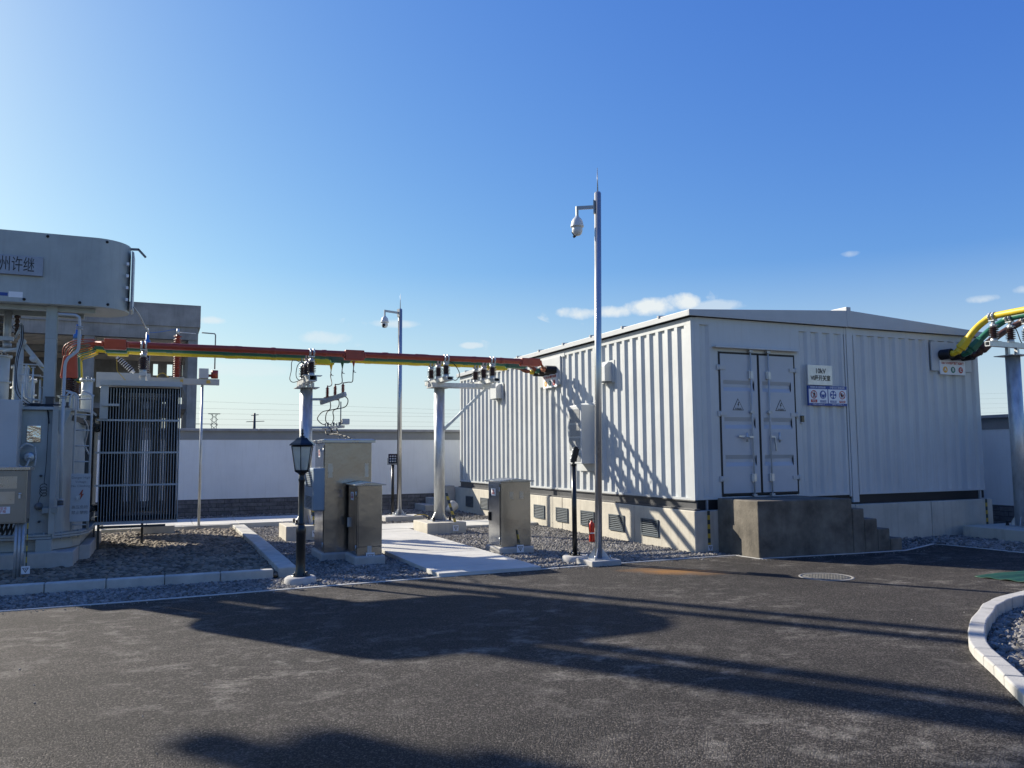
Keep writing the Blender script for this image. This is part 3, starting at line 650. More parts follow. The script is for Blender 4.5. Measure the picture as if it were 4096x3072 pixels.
for k, (xc, cm, ring) in enumerate(((2.572, 'sign_red', 1), (2.785, 'sign_blue', 0), (3.024, 'sign_blue', 0), (3.237, 'sign_red', 1))):
    zc = 2.617; rr = .075
    if ring:
        disc(xc, zc, rr, -.0415, cm, t, 'pictogram_ring', r2=rr * .82)
        if k == 0:
            g = MB().extr([(xc + a, -.0405, zc + b) for a, b in ((-.01, .03), (.03, .03), (.035, -.012), (.025, -.055), (.012, -.055), (.012, -.02), (.0, -.02), (-.005, -.055), (-.02, -.055), (-.012, -.01))], (0, .001, 0))
            g.extr([(xc + .008 + .012 * math.cos(i * .785), -.0405, zc + .045 + .012 * math.sin(i * .785)) for i in range(8)], (0, .001, 0)).box(xc - .05, xc - .015, -.0405, -.0395, zc - .045, zc - .04).box(xc - .05, xc - .044, -.0405, -.0395, zc - .045, zc + .035)
            g.build('pictogram', 'ink', t); MB().bar((xc - .05, -.043, zc + .05), (xc + .05, -.043, zc - .05), .001, .011).build('prohibition_bar', cm, t)
        else:
            g = MB().extr([(xc + a, -.0405, zc + b) for a, b in ((-.045, .035), (-.02, .01), (-.018, .045), (.0, .02), (.012, .042), (.005, -.005), (.045, .02), (.05, .005), (.01, -.03), (-.01, -.055), (-.02, -.03), (-.035, -.02))], (0, .001, 0)); g.build('pictogram', 'ink', t)
            MB().bar((xc - .05, -.043, zc + .05), (xc + .05, -.043, zc - .05), .001, .011).build('prohibition_bar', cm, t)
    else:
        disc(xc, zc, rr, -.0405, cm, t, 'pictogram_disc')
        if k == 1:
            MB().extr([(xc + .040 * math.cos(R(a)), -.0425, zc + .004 + .052 * math.sin(R(a))) for a in range(0, 181, 15)], (0, .001, 0)).build('pictogram', 'white_sign', t)
            MB().extr([(xc + a, -.0425, zc + b) for a, b in ((-.036, -.004), (-.04, -.004), (-.034, -.05), (-.02, -.062), (.02, -.062), (.034, -.05), (.04, -.004), (.036, -.004), (.028, -.045), (.015, -.055), (-.015, -.055), (-.028, -.045))], (0, .001, 0)).build('pictogram', 'white_sign', t)
        else:
            for q in range(4):
                a0 = 20 + q * 90
                MB().extr([(xc, -.0425, zc)] + [(xc + .062 * math.cos(R(a)), -.0425, zc + .062 * math.sin(R(a))) for a in range(a0, a0 + 46, 9)], (0, .001, 0)).build('pictogram', 'white_sign', t)
            disc(xc, zc, .015, -.0445, cm, t, 'hub')
    B(xc - .072, xc + .072, -.0405, -.038, 2.478, 2.516 if k else 2.528).build('caption_field', cm, t)
    text(('未经许可\n严禁入内', '必须戴防毒面具', '注意通风', '严禁烟火')[k], (.022, .021, .032, .032)[k], (xc, -.0412, (2.503, 2.497, 2.497, 2.497)[k]), t, 'white_sign')
for x in (2.677, 3.129):
    text('珍爱生命 拒绝违章', .043, (x, -.0372, 2.744), t, 'white_sign'); text('火警电话:119 匪警电话:110', .024, (x, -.0372, 2.442), t, 'white_sign')
t = thing('card_reader', 'small black card reader on the wall right of the container doors', 'card reader', (2.31, -.02, 2.18))
B(2.275, 2.345, -.03, .0, 2.125, 2.24).build('body', 'glass_black', t, bevel=.006); B(2.275, 2.345, -.028, 0, 2.10, 2.124).build('lower_lip', 'box_grey', t)

def phase_discs(t, cx, cz, dx, face, pos):
    for k, (L_, mn) in enumerate((('A', 'sign_orange'), ('B', 'sign_green'), ('C', 'sign_red'))):
        if face == 'front':
            disc(cx + (k - 1) * dx, cz, .062, pos - .004, mn, t, 'phase_disc'); text(L_, .085, (cx + (k - 1) * dx, pos - .006, cz), t, 'white_sign', bold=.002)
        else:
            y = cx - (k - 1) * dx; n = 24
            MB().extr([(pos - .004, y + .062 * math.cos(2 * math.pi * i / n), cz + .062 * math.sin(2 * math.pi * i / n)) for i in range(n)], (.0015, 0, 0)).build('phase_disc', mn, t)
            text(L_, .085, (pos - .006, y, cz), t, 'white_sign', 'side', bold=.002)
bp_ = thing('bushing_plate', 'white steel entry plate with three black bushings high on the sunlit side wall', 'bushing plate', (-.02, 5.25, 3.4))
B(-.035, -.004, 4.72, 5.78, 3.12, 3.745).build('plate', 'white_paint', bp_, bevel=.004)
def bushing(mb_parent, p, d, n=9, r=.088, L_=.30, core=.05, matn='rubber'):
    prof = [(core, 0)]
    for i in range(n):
        z = .01 + L_ * i / n; prof += [(core, z), (r, z + L_ / n * .25), (r, z + L_ / n * .42), (core, z + L_ / n * .75)]
    prof += [(core, L_), (0, L_)]
    return MB().lathe(prof, p, 20, d)
for y in (4.95, 5.25, 5.55): bushing(None, (-.03, y, 3.455), (-1, 0, 0), 7, .095, .26, .06).build('bushing', 'rubber', bp_)
t = thing('phase_sign', 'white A B C phase sign under the bushings on the sunlit side wall', 'sign', (-.05, 5.19, 3.23))
B(-.055, -.036, 4.84, 5.54, 3.08, 3.375).build('panel', 'white_sign', t)
text('5号主变10kV侧穿墙套管', .062, (-.0565, 5.19, 3.315), t, 'sign_red', 'side', bold=.001)
phase_discs(t, 5.19, 3.18, .21, 'side', -.055)
rp_ = thing('bushing_plate', 'shaded entry plate with three black bushings at the right end of the front wall', 'bushing plate', (6.12, -.02, 3.4))
B(5.58, 6.68, -.035, -.006, 3.15, 3.715).build('plate', 'white_paint', rp_, bevel=.004)
for x in (5.84, 6.14, 6.44): bushing(None, (x, -.03, 3.46), (0, -1, 0), 7, .10, .24, .07).build('bushing', 'rubber', rp_)
t = thing('phase_sign', 'white A B C phase sign under the right end bushings of the front wall', 'sign', (6.13, -.05, 3.22))
B(5.775, 6.475, -.055, -.036, 3.08, 3.355).build('panel', 'white_sign', t)
text('10kV Ⅴ/Ⅵ段母联穿墙套管', .056, (6.125, -.0565, 3.30), t, 'sign_red', bold=.001)
phase_discs(t, 6.125, 3.175, .215, 'front', -.055)
def hood(label, yc, zc, sy=.26, sz=.19):
    t = thing('vent_hood', label, 'vent hood', (0, yc, zc), 'vent hoods on the sunlit side wall')
    mb = MB(); y0, y1 = yc - sy * .5, yc + sy * .5; z0, z1 = zc - sz, zc + sz
    mb.extr([(-.004, y0, z0), (-.17, y0, z0), (-.17, y0, z1 - .08), (-.08, y0, z1), (-.004, y0, z1)], (0, y1 - y0, 0)); mb.build('cowl', 'appliance', t, bevel=.008)
    B(-.16, -.02, y0 + .02, y1 - .02, z0 - .01, z0 + .005).build('outlet_mesh', 'louvre', t)
    B(-.012, -.001, y0 - .09, y1 + .05, z0 - .02, z1 + .03).build('flange', 'white_paint', t)
hood('pale vent hood on the far part of the side wall beyond the column bracket', 8.28, 3.22, .42)
hood('pale vent hood half hidden by the tall near camera mast', 2.72, 3.19, .34)
t = thing('air_conditioner', 'tall grey wall mounted air conditioning cabinet below the side wall bushings', 'air conditioner', (-.18, 3.5, 2.0))
B(-.34, -.01, 3.22, 3.78, 1.40, 2.58).build('casing', 'appliance', t, bevel=.012)
for z0, z1, a, b in ((2.22, 2.50, 3.28, 3.73), (1.95, 2.19, 3.28, 3.73), (1.68, 1.92, 3.28, 3.73), (1.45, 1.62, 3.28, 3.56)):
    g = B(-.343, -.339, a, b, z0, z1).build('grille', 'rubber', t); q = MB()
    k = a
    while k < b: q.box(-.348, -.344, k, k + .006, z0, z1); k += .02
    z = z0
    while z < z1: q.box(-.3515, -.3485, a, b, z, z + .006); z += .02
    q.build('mesh', 'appliance', g)
B(-.03, -.005, 3.1, 4.0, 1.25, 1.40).build('mounting_frame', 'white_paint', t); B(-.03, -.005, 3.05, 4.0, 2.58, 2.64).build('mounting_frame', 'white_paint', t)

# ---- concrete landing and steps at the doors
t = thing('concrete_landing', 'dark rough concrete landing with steps down to the right below the doors', 'steps', (1.4, -.5, 0))
mb = MB(); mb.prism([(.37, -.086), (.33, -1.11), (2.05, -1.29), (2.05, -.086)], -.1, .86)
mb.build('landing', 'platform_concrete', t, bevel=.015)
mb = MB()
for k, (x0, x1, z) in enumerate(((2.052, 2.29, .70), (2.292, 2.56, .53), (2.562, 2.82, .365), (2.822, 3.08, .205))):
    mb.box(x0, x1, -1.30 - k * .006, -.086, -.1, z)
mb.build('step', 'platform_concrete', t, bevel=.015)
t = thing('concrete_steps', 'small grey concrete steps at the far end of the container plinth', 'steps', (-.6, 11.8, 0))
mb = MB()
for x0, x1, z in ((-.36, -.09, .52), (-.66, -.362, .34), (-1.0, -.662, .16)): mb.box(x0, x1, 11.45, 12.5, -.1, z)
mb.build('step', 'concrete', t, bevel=.01); B(-.36, -.09, 11.5, 12.4, .521, .70).build('top_block', 'concrete', t)
# ================================================================== MASTS, LAMPS
def camera_mast(loc, label, h, arm, pr, matn, facing, lean=0):
    t = thing('camera_mast', label, 'camera mast', loc, 'camera masts'); x, y, z = loc
    bs = B(x - .24, x + .24, y - .24, y + .24, -.08, z).build('footing', 'concrete', t, bevel=.012)
    p = MB().tube([(x, y, z), (x + lean, y, h)], [pr * 1.0, pr * .98], 24).lathe([(pr * .98, 0), (pr * .8, .02), (0, .025)], (x + lean, y, h), 24).build('pole', matn, t)
    MB().box(x - .15, x + .15, y - .15, y + .15, z, z + .014).build('base_plate', 'galvanised', t)
    g = MB()
    for k in range(4):
        a = R(45 + 90 * k); dx, dy = math.cos(a), math.sin(a)
        g.extr([(x + dx * (pr - .005), y + dy * (pr - .005), z + .014), (x + dx * .15, y + dy * .15, z + .014), (x + dx * .15, y + dy * .15, z + .035), (x + dx * (pr - .005), y + dy * (pr - .005), z + .16)], (-dy * .008, dx * .008, 0))
        g.cyl((x + dx * .175, y + dy * .175, z + .0), (x + dx * .175, y + dy * .175, z + .06), .012, 6)
    g.split('gusset', 'galvanised', t)
    x += lean * .97; MB().tube([(x + lean * .03, y, h), (x + lean * .03, y, h + .40)], [.012, .004], 6).build('lightning_rod', 'painted_pole', t)
    ax, ay, az = arm; z0 = az
    a = MB().bar((x, y, z0), (ax, ay, z0), .035, .05).bar((ax, ay, z0 + .025), (ax, ay, z0 - .12), .035, .035).build('arm', matn if matn == 'painted_pole' else 'painted_pole', t)
    d = Vector((ax - x, ay - y, 0)).normalized()
    MB().bar(Vector((x, y, z0 - .10)) + d * (pr + .004), Vector((x, y, z0 + .10)) + d * (pr + .004), .10, .02, up=(d.x, d.y, 0)).build('bracket', 'painted_pole', t)
    c = MB().lathe([(0.0000, 0.0000), (0.0255, -0.0043), (0.0382, -0.0255), (0.0638, -0.0510), (0.0833, -0.0850), (0.0935, -0.1275), (0.1003, -0.1615), (0.1020, -0.1742), (0.0850, -0.1827), (0.0000, -0.1827)], (ax, ay, z0 - .12), 28).build('dome_housing', 'camera_white', t)
    b = MB().lathe([(0.0748, -0.1785), (0.0808, -0.2125), (0.0790, -0.2465), (0.0638, -0.2848), (0.0382, -0.3060), (0.0000, -0.3145)], (ax, ay, z0 - .12), 28).build('dome_ball', 'camera_white', t)
    f = Vector(facing).normalized(); cpos = Vector((ax, ay, z0 - .355)) + f * .062
    MB().cyl(cpos - f * .03, cpos + f * .022, .036, 16).build('lens', 'glass_black', b)
    s = f.cross(Vector((0, 0, 1))).normalized(); q = cpos + s * .02 - Vector((0, 0, .05))
    MB().cyl(q - f * .03, q + f * .015, .02, 12).build('lens', 'glass_black', b)
    return t
camera_mast((-2.12, -.53, .075), 'tall near camera mast standing at the road edge in front of the side wall', 5.54, (-2.30, -.36, 5.33), .052, 'chrome_pole', (-.5, .4, -.35), .09)
m2 = camera_mast((-2.50, 8.8, .11), 'distant camera mast standing before the long white wall', 5.30, (-2.95, 8.62, 5.21), .052, 'chrome_pole', (-.45, -.75, -.15))
m2_pole_wire = MB().tube([(-2.57, 8.72, 5.0), (-2.575, 8.72, 3), (-2.58, 8.73, .3)], .008, 5).build('cable', 'rubber', m2)
B(-2.95, -2.0, 8.42, 9.1, -.1, .102).build('long_footing', 'concrete', m2, bevel=.015)
def floodlight(x, y, h, label, yaw, tilt, hw=.0):
    t = thing('floodlight', label, 'floodlight', (x, y, 0), 'post mounted floodlights'); r = .033
    MB().lathe([(0, .075), (.17, .075), (.19, .06), (.20, 0), (.20, -.06)], (x, y, .01), 28).build('footing', 'concrete', t)
    MB().cyl((x, y, .08), (x, y, h), r + .004, 16).lathe([(r + .006, 0), (r + .012, .01), (r + .012, .03), (0, .035)], (x, y, h), 16).build('pole', 'black_paint', t)
    B(x - .08, x + .08, y - .08, y + .08, .083, .095).build('base_plate', 'black_paint', t)
    g = MB()
    for a in (45, 135, 225, 315): g.cyl((x + .07 * math.cos(R(a)), y + .07 * math.sin(R(a)), .09), (x + .07 * math.cos(R(a)), y + .07 * math.sin(R(a)), .135), .012, 8)
    g.build('anchor_bolt', 'black_paint', t)
    # head: built about its own middle, then turned
    M = Matrix.Translation((x, y, h + .17)) @ Matrix.Rotation(R(yaw), 4, 'Z') @ Matrix.Rotation(R(tilt), 4, 'X')
    def turned(mb): mb.v = [tuple(M @ Vector(v)) for v in mb.v]; return mb
    hd = turned(MB().box(-.115, .115, -.02, .045, -.125, .125)).build('lamp_head', 'black_paint', t, bevel=.012)
    fins = MB()
    for k in range(7): fins.box(-.09 + k * .03 - .004, -.09 + k * .03 + .004, .045, .065, -.10, .10)
    turned(fins).build('cooling_fins', 'black_paint', hd)
    turned(MB().box(-.10, .10, -.024, -.018, -.11, .11)).build('lens', 'glass_black', hd)
    led = MB()
    for i in range(3):
        for j in range(3): led.lathe([(.022, 0), (.018, .006), (0, .008)], (-.06 + i * .06, -.026, -.07 + j * .065), 10, (0, -1, 0))
    turned(led).build('reflector', 'galv_dull', hd)
    M2 = Matrix.Translation((x, y, 0)) @ Matrix.Rotation(R(yaw), 4, 'Z')
    br = MB().box(-.135, -.125, -.012, .012, h + .02, h + .19).box(.125, .135, -.012, .012, h + .02, h + .19).box(-.135, .135, -.012, .012, h + .02, h + .032)
    br.v = [tuple(M2 @ Vector(v)) for v in br.v]; br.build('bracket', 'black_paint', t)
    return t
floodlight(-2.27, -.08, 1.42, 'black floodlight seen edge on atop its post left of the near camera mast', -116, -14)
floodlight(-2.62, 9.0, 1.34, 'small black floodlight facing the road left of the distant camera mast', -18, -12)

t = thing('lamp_post', 'short black lantern post with frosted glass on a round footing at the road edge', 'lamp post', (-6.34, -.33, 0))
x, y = -6.34, -.33
MB().lathe([(0, .085), (.17, .08), (.195, .06), (.20, 0), (.20, -.06)], (x, y, 0), 32).build('footing', 'concrete', t)
post = MB().lathe([(.078, .09), (.075, .11), (.060, .14), (.058, .30), (.060, .60), (.062, .61), (.064, .66), (.056, .70), (.040, .72), (.040, .73), (.046, .735), (.046, .745), (.036, .76), (.0345, 1.26), (.038, 1.27), (.044, 1.29), (.044, 1.30), (.034, 1.32), (.033, 1.34)], (x, y, 0), 24).build('post', 'black_paint', t)
g = MB()
for a in (30, 120, 210, 300): g.cyl((x + .10 * math.cos(R(a)), y + .10 * math.sin(R(a)), .08), (x + .10 * math.cos(R(a)), y + .10 * math.sin(R(a)), .125), .013, 8)
g.lathe([(.12, .082), (.12, .096), (.0, .096)], (x, y, 0), 24); g.build('base_flange', 'black_paint', post)
def hexr(r, z, rot=12, n=6): return [(x + r * math.cos(R(rot + 360 / n * k)), y + r * math.sin(R(rot + 360 / n * k)), z) for k in range(n)]
lan = MB().lathe([(.034, 1.335), (.03, 1.35), (.05, 1.375), (.095, 1.40), (.10, 1.415), (0, 1.416)], (x, y, 0), 6, smooth=False)
lan.v = [tuple(Vector((x, y, 0)) + Matrix.Rotation(R(12), 3, 'Z') @ (Vector(v) - Vector((x, y, 0)))) for v in lan.v]
lantern = lan.build('lantern_base', 'black_paint', t)
lo, hi = hexr(.092, 1.415), hexr(.142, 1.725); g = MB()
for a, b in zip(lo, hi): g.tube([a, b], .0055, 6)
for k in range(6): g.tube([lo[k], lo[(k + 1) % 6]], .006, 5); g.tube([hi[k], hi[(k + 1) % 6]], .008, 5)
g.build('lantern_frame', 'black_paint', lantern)
lo, hi = hexr(.088, 1.42), hexr(.138, 1.72)
for k in range(6):
    a, b, c, d = [Vector(q) for q in (lo[k], lo[(k + 1) % 6], hi[(k + 1) % 6], hi[k])]
    nrm = (b - a).cross(d - a).normalized() * -.003
    MB().extr([a, b, c, d], nrm).build('glass_pane', 'lamp_glass', lantern)
MB().lathe([(0, 1.42), (.03, 1.42), (.03, 1.47), (.045, 1.50), (.05, 1.54), (.035, 1.58), (0, 1.60)], (x, y, 0), 16).build('bulb', 'bulb', lantern)
cap = MB().lathe([(.17, 1.735), (.175, 1.742), (.15, 1.765), (.10, 1.80), (.07, 1.832), (.035, 1.84), (.03, 1.848), (.035, 1.853), (.012, 1.86), (0, 1.86)], (x, y, 0), 6, smooth=False)
cap.v = [tuple(Vector((x, y, 0)) + Matrix.Rotation(R(12), 3, 'Z') @ (Vector(v) - Vector((x, y, 0)))) for v in cap.v]
cp = cap.build('lantern_cap', 'black_paint', lantern); MB().lathe([(.012, 1.85), (.012, 1.88), (.02, 1.89), (.01, 1.90), (.013, 1.925), (.008, 1.945), (0, 1.95)], (x, y, 0), 12).build('finial', 'black_paint', lantern)

# ================================================================== CABINETS
def cabinet(name, label, x0, x1, y0, y1, zb, zt, conc, roof, handle_side='left', vents=False, kick=0.0):
    t = thing(name, label, 'cabinet', ((x0 + x1) / 2, (y0 + y1) / 2, 0), 'stainless steel cabinets beside the path')
    MB().box(x0 - conc, x1 + conc, y0 - conc, y1 + conc, -.08, zb).build('concrete_base', 'concrete', t, bevel=.025)
    body = MB().box(x0, x1, y0, y1, zb, zt).build('body', 'stainless', t, bevel=.006)
    e = .05; r = MB()
    if roof == 'slab': r.box(x0 - e, x1 + e, y0 - e, y1 + e, zt, zt + .045); r.prism([(x0 - e, y0 - e), (x1 + e, y0 - e), (x1 + e, y1 + e), (x0 - e, y1 + e)], zt + .045, zt + .06, [(x0, y0), (x1, y0), (x1, y1), (x0, y1)])
    else: r.extr([(x0 - e, y0 - e, zt), (x0 - e, y0 - e, zt + .018), ((x0 + x1) / 2, y0 - e, zt + .055), (x1 + e, y0 - e, zt + .018), (x1 + e, y0 - e, zt)], (0, y1 - y0 + 2 * e, 0))
    r.build('rain_cap', 'stainless_cap', t, bevel=.004)
    if kick: # front door seam over a kick panel, and a door on the left side
        MB().box(x0 + .004, x1 - .004, y0 - .0025, y0 + .001, zb + kick - .004, zb + kick + .004).box(x0 + .018, x0 + .022, y0 - .0025, y0, zb + kick, zt - .01).build('panel_seam', 'rubber', body)
    s = MB(); s.box(x0 - .012, x0 - .001, y0 + .035, y1 - .035, zb + .03, zt - .03); dr = s.build('door_leaf', 'stainless', t, bevel=.004)
    hz_ = zb + (zt - zb) * .45
    MB().box(x0 - .04, x0 - .012, y1 - .10, y1 - .075, hz_ - .07, hz_ + .07).build('handle', 'black_paint' if vents else 'galvanised', dr)
    h = MB()
    for z in (zb + .12, zt - .12): h.cyl((x0 - .014, y0 + .028, z - .035), (x0 - .014, y0 + .028, z + .035), .010, 8)
    h.build('hinge', 'galvanised', dr)
    return t, body, dr
t, body, dr = cabinet('electrical_cabinet', 'largest stainless steel cabinet behind the lamp post, taped and closed', -5.67, -4.93, 1.74, 2.54, .11, 1.80, .045, 'slab')
B(-5.86, -5.685, 1.62, 2.45, .76, 1.41).build('heat_exchanger', 'blue_grey_paint', t, bevel=.02)
ex = MB()
for k in range(9): ex.box(-5.8635, -5.860, 1.75, 2.3, 1.12 + k * .028, 1.13 + k * .028); ex.box(-5.8635, -5.860, 1.75, 2.3, .80 + k * .02, .808 + k * .02)
ex.build('grille', 'rubber', t)
tp = MB()
for xc, s in ((-5.58, 1), (-5.01, -1)):
    pl, pr_ = [], []
    for k in range(10): z = 1.26 + k * .024; wv = random.uniform(.028, .042); pl.append((xc - wv, 1.7385, z)); pr_.append((xc + wv, 1.7385, z))
    tp.extr(pl + pr_[::-1], (0, .0008, 0))
tp.split('tape_residue', 'stainless_cap', t)
B(-5.6845, -5.683, 2.05, 2.20, 1.58, 1.70).build('sticker', 'white_sign', t); text('高压\n危险', .05, (-5.687, 2.125, 1.64), t, 'sign_red', 'side')
t, body, dr = cabinet('electrical_cabinet', 'small stainless steel cabinet with gabled cap in front of the largest cabinet', -5.315, -4.94, 1.02, 1.60, .12, 1.15, .045, 'gable', kick=.13)
B(-5.329, -5.3275, 1.22, 1.40, .93, 1.05).build('sticker', 'white_sign', t); text('检修\n电源箱', .04, (-5.331, 1.31, .99), t, 'sign_red', 'side')
MB().box(-5.16, -5.10, 1.008, 1.018, .05, .26).build('earth_lug', 'galvanised', t); marker_plate(-5.12, 1.0, .10, t, s=.13)
t, body, dr = cabinet('electrical_cabinet', 'lone stainless steel cabinet with louvres right of the path', -2.915, -2.385, 1.24, 1.78, .10, 1.15, .045, 'gable', vents=True)
v = MB()
for xc in (-2.73, -2.55):
    for k in range(5):
        z = .875 + k * .024; v.extr([(xc - .033, 1.239, z), (xc + .033, 1.239, z), (xc + .030, 1.239, z + .014), (xc - .030, 1.239, z + .014)], (0, -.008, 0))
v.build('vent_slots', 'stainless_cap', t)
B(-2.929, -2.9275, 1.44, 1.62, .92, 1.04).build('sticker', 'white_sign', t); text('检修\n电源箱', .04, (-2.931, 1.53, .98), t, 'sign_red', 'side')
MB().bar((-2.64, 1.225, .37), (-2.60, 1.205, .14), .022, .004, up=(0, 1, 0)).build('earth_strap', 'strap_stripe', t); marker_plate(-2.60, 1.19, .07, t, s=.12)

# ================================================================== BUSBAR SUPPORTS
def insulator_parts(t, x, y, z0, clamp_z, r=.088, axis='x'):
    """post insulator between z0 and the pipe at clamp_z"""
    h = clamp_z - z0; zs, ze = z0 + .07, z0 + .07 + h * .44
    o = bpy.data.objects.new('post_insulator', None); o.location = (0, 0, 0); col.objects.link(o); o.parent = t
    MB().lathe([(.0, 0), (.055, 0), (.062, .01), (.058, .065), (.0, .07)], (x, y, z0), 20).build('base_fitting', 'galvanised', o)
    prof = [(.045, zs - z0)]; n = 6
    for i in range(n):
        z = zs - z0 + (ze - zs) * i / n; s = (ze - zs) / n; prof += [(.045, z), (r, z + s * .22), (r, z + s * .38), (.048, z + s * .8)]
    prof += [(.045, ze - z0)]
    MB().lathe(prof, (x, y, z0), 24).build('sheds', 'porcelain', o)
    MB().lathe([(.05, ze - z0), (.056, ze - z0 + .01), (.056, ze - z0 + .05), (.032, ze - z0 + .06), (.032, h - .075), (.0, h - .07)], (x, y, z0), 20).cyl((x - .055, y - .06, ze + .03), (x + .055, y - .06, ze + .03), .008, 6).build('top_fitting', 'galvanised', o)
    d = Vector((1, 0, 0)) if axis == 'x' else Vector((0, 1, 0)); c = Vector((x, y, clamp_z)); side = d.cross(Vector((0, 0, 1)))
    cl = MB()
    for q in (-.035, .035): cl.lathe([(.064, -.018), (.078, -.018), (.078, .018), (.064, .018)], c + d * q, 20, d)
    cl.bar(c - d * .055 - Vector((0, 0, .082)), c + d * .055 - Vector((0, 0, .082)), .11, .016)
    for q in (-.035, .035):
        for s_ in (-1, 1): p = c + d * q + side * s_ * .088; cl.cyl(p - Vector((0, 0, .035)), p + Vector((0, 0, .035)), .011, 6)
    cl.build('clamp', 'galvanised', o)
    return o
YR, YG, YY, ZBUS = 4.85, 5.35, 5.85, 3.60
def column(t, x, y, zc, top, r=.122, block=(.42, .5)):
    MB().box(x - block[0], x + block[0], y - block[1], y + block[1], -.08, zc).build('concrete_block', 'plinth_concrete', t, bevel=.012)
    MB().box(x - .21, x + .21, y - .21, y + .21, zc, zc + .016).build('base_plate', 'galv_dull', t)
    MB().cyl((x, y, zc + .016), (x, y, top), r, 28).build('column', 'galvanised', t)
    MB().box(x - .22, x + .22, y - .22, y + .22, top, top + .014).build('top_plate', 'galv_dull', t)
    g = MB()
    for a in (20, 110, 200, 290):
        dx, dy = math.cos(R(a)), math.sin(R(a))
        g.extr([(x + dx * (r - .01), y + dy * (r - .01), zc + .016), (x + dx * .20, y + dy * .20, zc + .016), (x + dx * .20, y + dy * .20, zc + .05), (x + dx * (r - .01), y + dy * (r - .01), zc + .20)], (-dy * .01, dx * .01, 0))
    g.split('gusset', 'galvanised', t)
    b = MB()
    for a in (45, 135, 225, 315):
        px, py = x + .25 * math.cos(R(a)), y + .25 * math.sin(R(a)); b.cyl((px, py, zc), (px, py, zc + .05), .03, 10).cyl((px, py, zc + .05), (px, py, zc + .10), .022, 10)
    b.split('anchor_bolt', 'rubber', t)
SUP = 'steel busbar supports'
# left support (behind the largest cabinet)
t = thing('busbar_support', 'galvanised column with a single insulator row and red arresters above the largest cabinet', 'busbar support', (-5.38, 5.35, 0), SUP)
column(t, -5.38, 5.35, .27, 2.94)
MB().box(-5.50, -5.44, 5.1, 5.16, 2.955, 3.03).box(-5.33, -5.27, 5.1, 5.16, 2.955, 3.03).box(-5.50, -5.44, 5.54, 5.6, 2.955, 3.03).box(-5.33, -5.27, 5.54, 5.6, 2.955, 3.03).split('upright', 'galvanised', t)
MB().box(-5.46, -5.30, 4.62, 6.08, 3.03, 3.045).box(-5.46, -5.44, 4.62, 6.08, 3.045, 3.13).box(-5.32, -5.30, 4.62, 6.08, 3.045, 3.13).box(-5.46, -5.30, 4.62, 6.08, 3.13, 3.142).build('cross_rail', 'galvanised', t)
for y in (YR, YG, YY): insulator_parts(t, -5.37, y, 3.142, ZBUS)
MB().box(-5.54, -5.18, 4.74, 4.95, 3.1425, 3.152).build('seat_plate', 'galvanised', t)
for pts in ([(-5.38, 5.85, 3.5), (-5.62, 5.6, 3.52), (-5.66, 5.5, 3.3), (-5.70, 5.4, 3.12), (-5.64, 5.3, 3.05), (-5.5, 5.2, 3.1)], [(-5.45, 5.6, 3.5), (-5.54, 5.5, 3.4), (-5.58, 5.4, 3.2), (-5.54, 5.3, 3.1), (-5.45, 5.2, 3.12)]):
    MB().tube(smooth_path(pts), .008, 5).build('earth_wire', 'rubber', t)
# arms carrying arresters and the fuse switch
MB().bar((-5.28, 5.30, 2.72), (-4.78, 5.10, 2.72), .05, .045).bar((-5.10, 5.32, 2.66), (-4.72, 4.78, 2.80), .05, .09).build('arrester_arm', 'galv_dull', t)
MB().bar((-5.28, 5.30, 2.16), (-4.95, 5.20, 2.16), .05, .045).bar((-5.02, 5.4, 2.15), (-4.74, 4.9, 2.17), .09, .05).build('switch_arm', 'galv_dull', t)
arr = [(-4.99, 5.22, 2.76), (-4.87, 5.05, 2.78), (-4.75, 4.88, 2.80)]
for p in arr:
    prof = [(.0, 0), (.024, 0)]
    for i in range(7): z = .01 + i * .026; prof += [(.022, z), (.040, z + .009), (.040, z + .012), (.022, z + .016)]
    prof += [(.022, .20), (.012, .205), (.008, .24), (0, .24)]
    MB().lathe(prof, p, 18).build('surge_arrester', 'arrester_red', t)
MB().bar((-5.03, 5.27, 2.745), (-4.71, 4.83, 2.80), .07, .03).build('arrester_seat', 'bus_red', t)
drops = [(-4.80, 5.85, 3.46), (-4.67, 5.35, 3.46), (-4.55, 4.85, 3.44)]
for (x0, y0, z0), p, mn in zip(drops, arr, ('bus_yellow', 'bus_green', 'bus_red')):
    e = Vector(p) + Vector((0, 0, .225)); MB().lathe([(.035, .05), (.022, 0), (.010, -.06), (0, -.06)], (x0, y0, z0 - .03), 12).build('drop_cone', mn, t)
    pts = [(x0, y0, z0 - .08), (x0 - .01, y0 - .0, z0 - .22), (x0 - .02, y0 * .7 + e.y * .3, z0 - .38), (x0 * .5 + e.x * .5, y0 * .3 + e.y * .7, e.z + .02), tuple(e)]
    MB().tube(smooth_path(pts), .0095, 7).build('drop_cable', 'rubber', t); MB().cyl((x0, y0, z0 - .19), (x0 + .05, y0, z0 - .20), .007, 6).cyl((x0, y0, z0 - .16), (x0, y0, z0 - .18), .018, 8).build('earth_stud', 'grey_steel', t)
for k, p in enumerate(arr):
    e = Vector(p); q = Vector((-5.0 + k * .085, 5.33 - k * .14, 2.22))
    pts = [e - Vector((0, 0, .01)), e + Vector((.10 - .02 * (2 - k), 0, -.10)), e + Vector((.06, .05, -.24)), (e + q) / 2 + Vector((-.08 - .02 * k, 0, -.02)), q + Vector((-.16 + k * .05, 0, .12)), q + Vector((-.08, 0, .02)), q]
    MB().tube(smooth_path(pts), .0095, 7).build('loop_cable', 'rubber', t)
sw = MB()
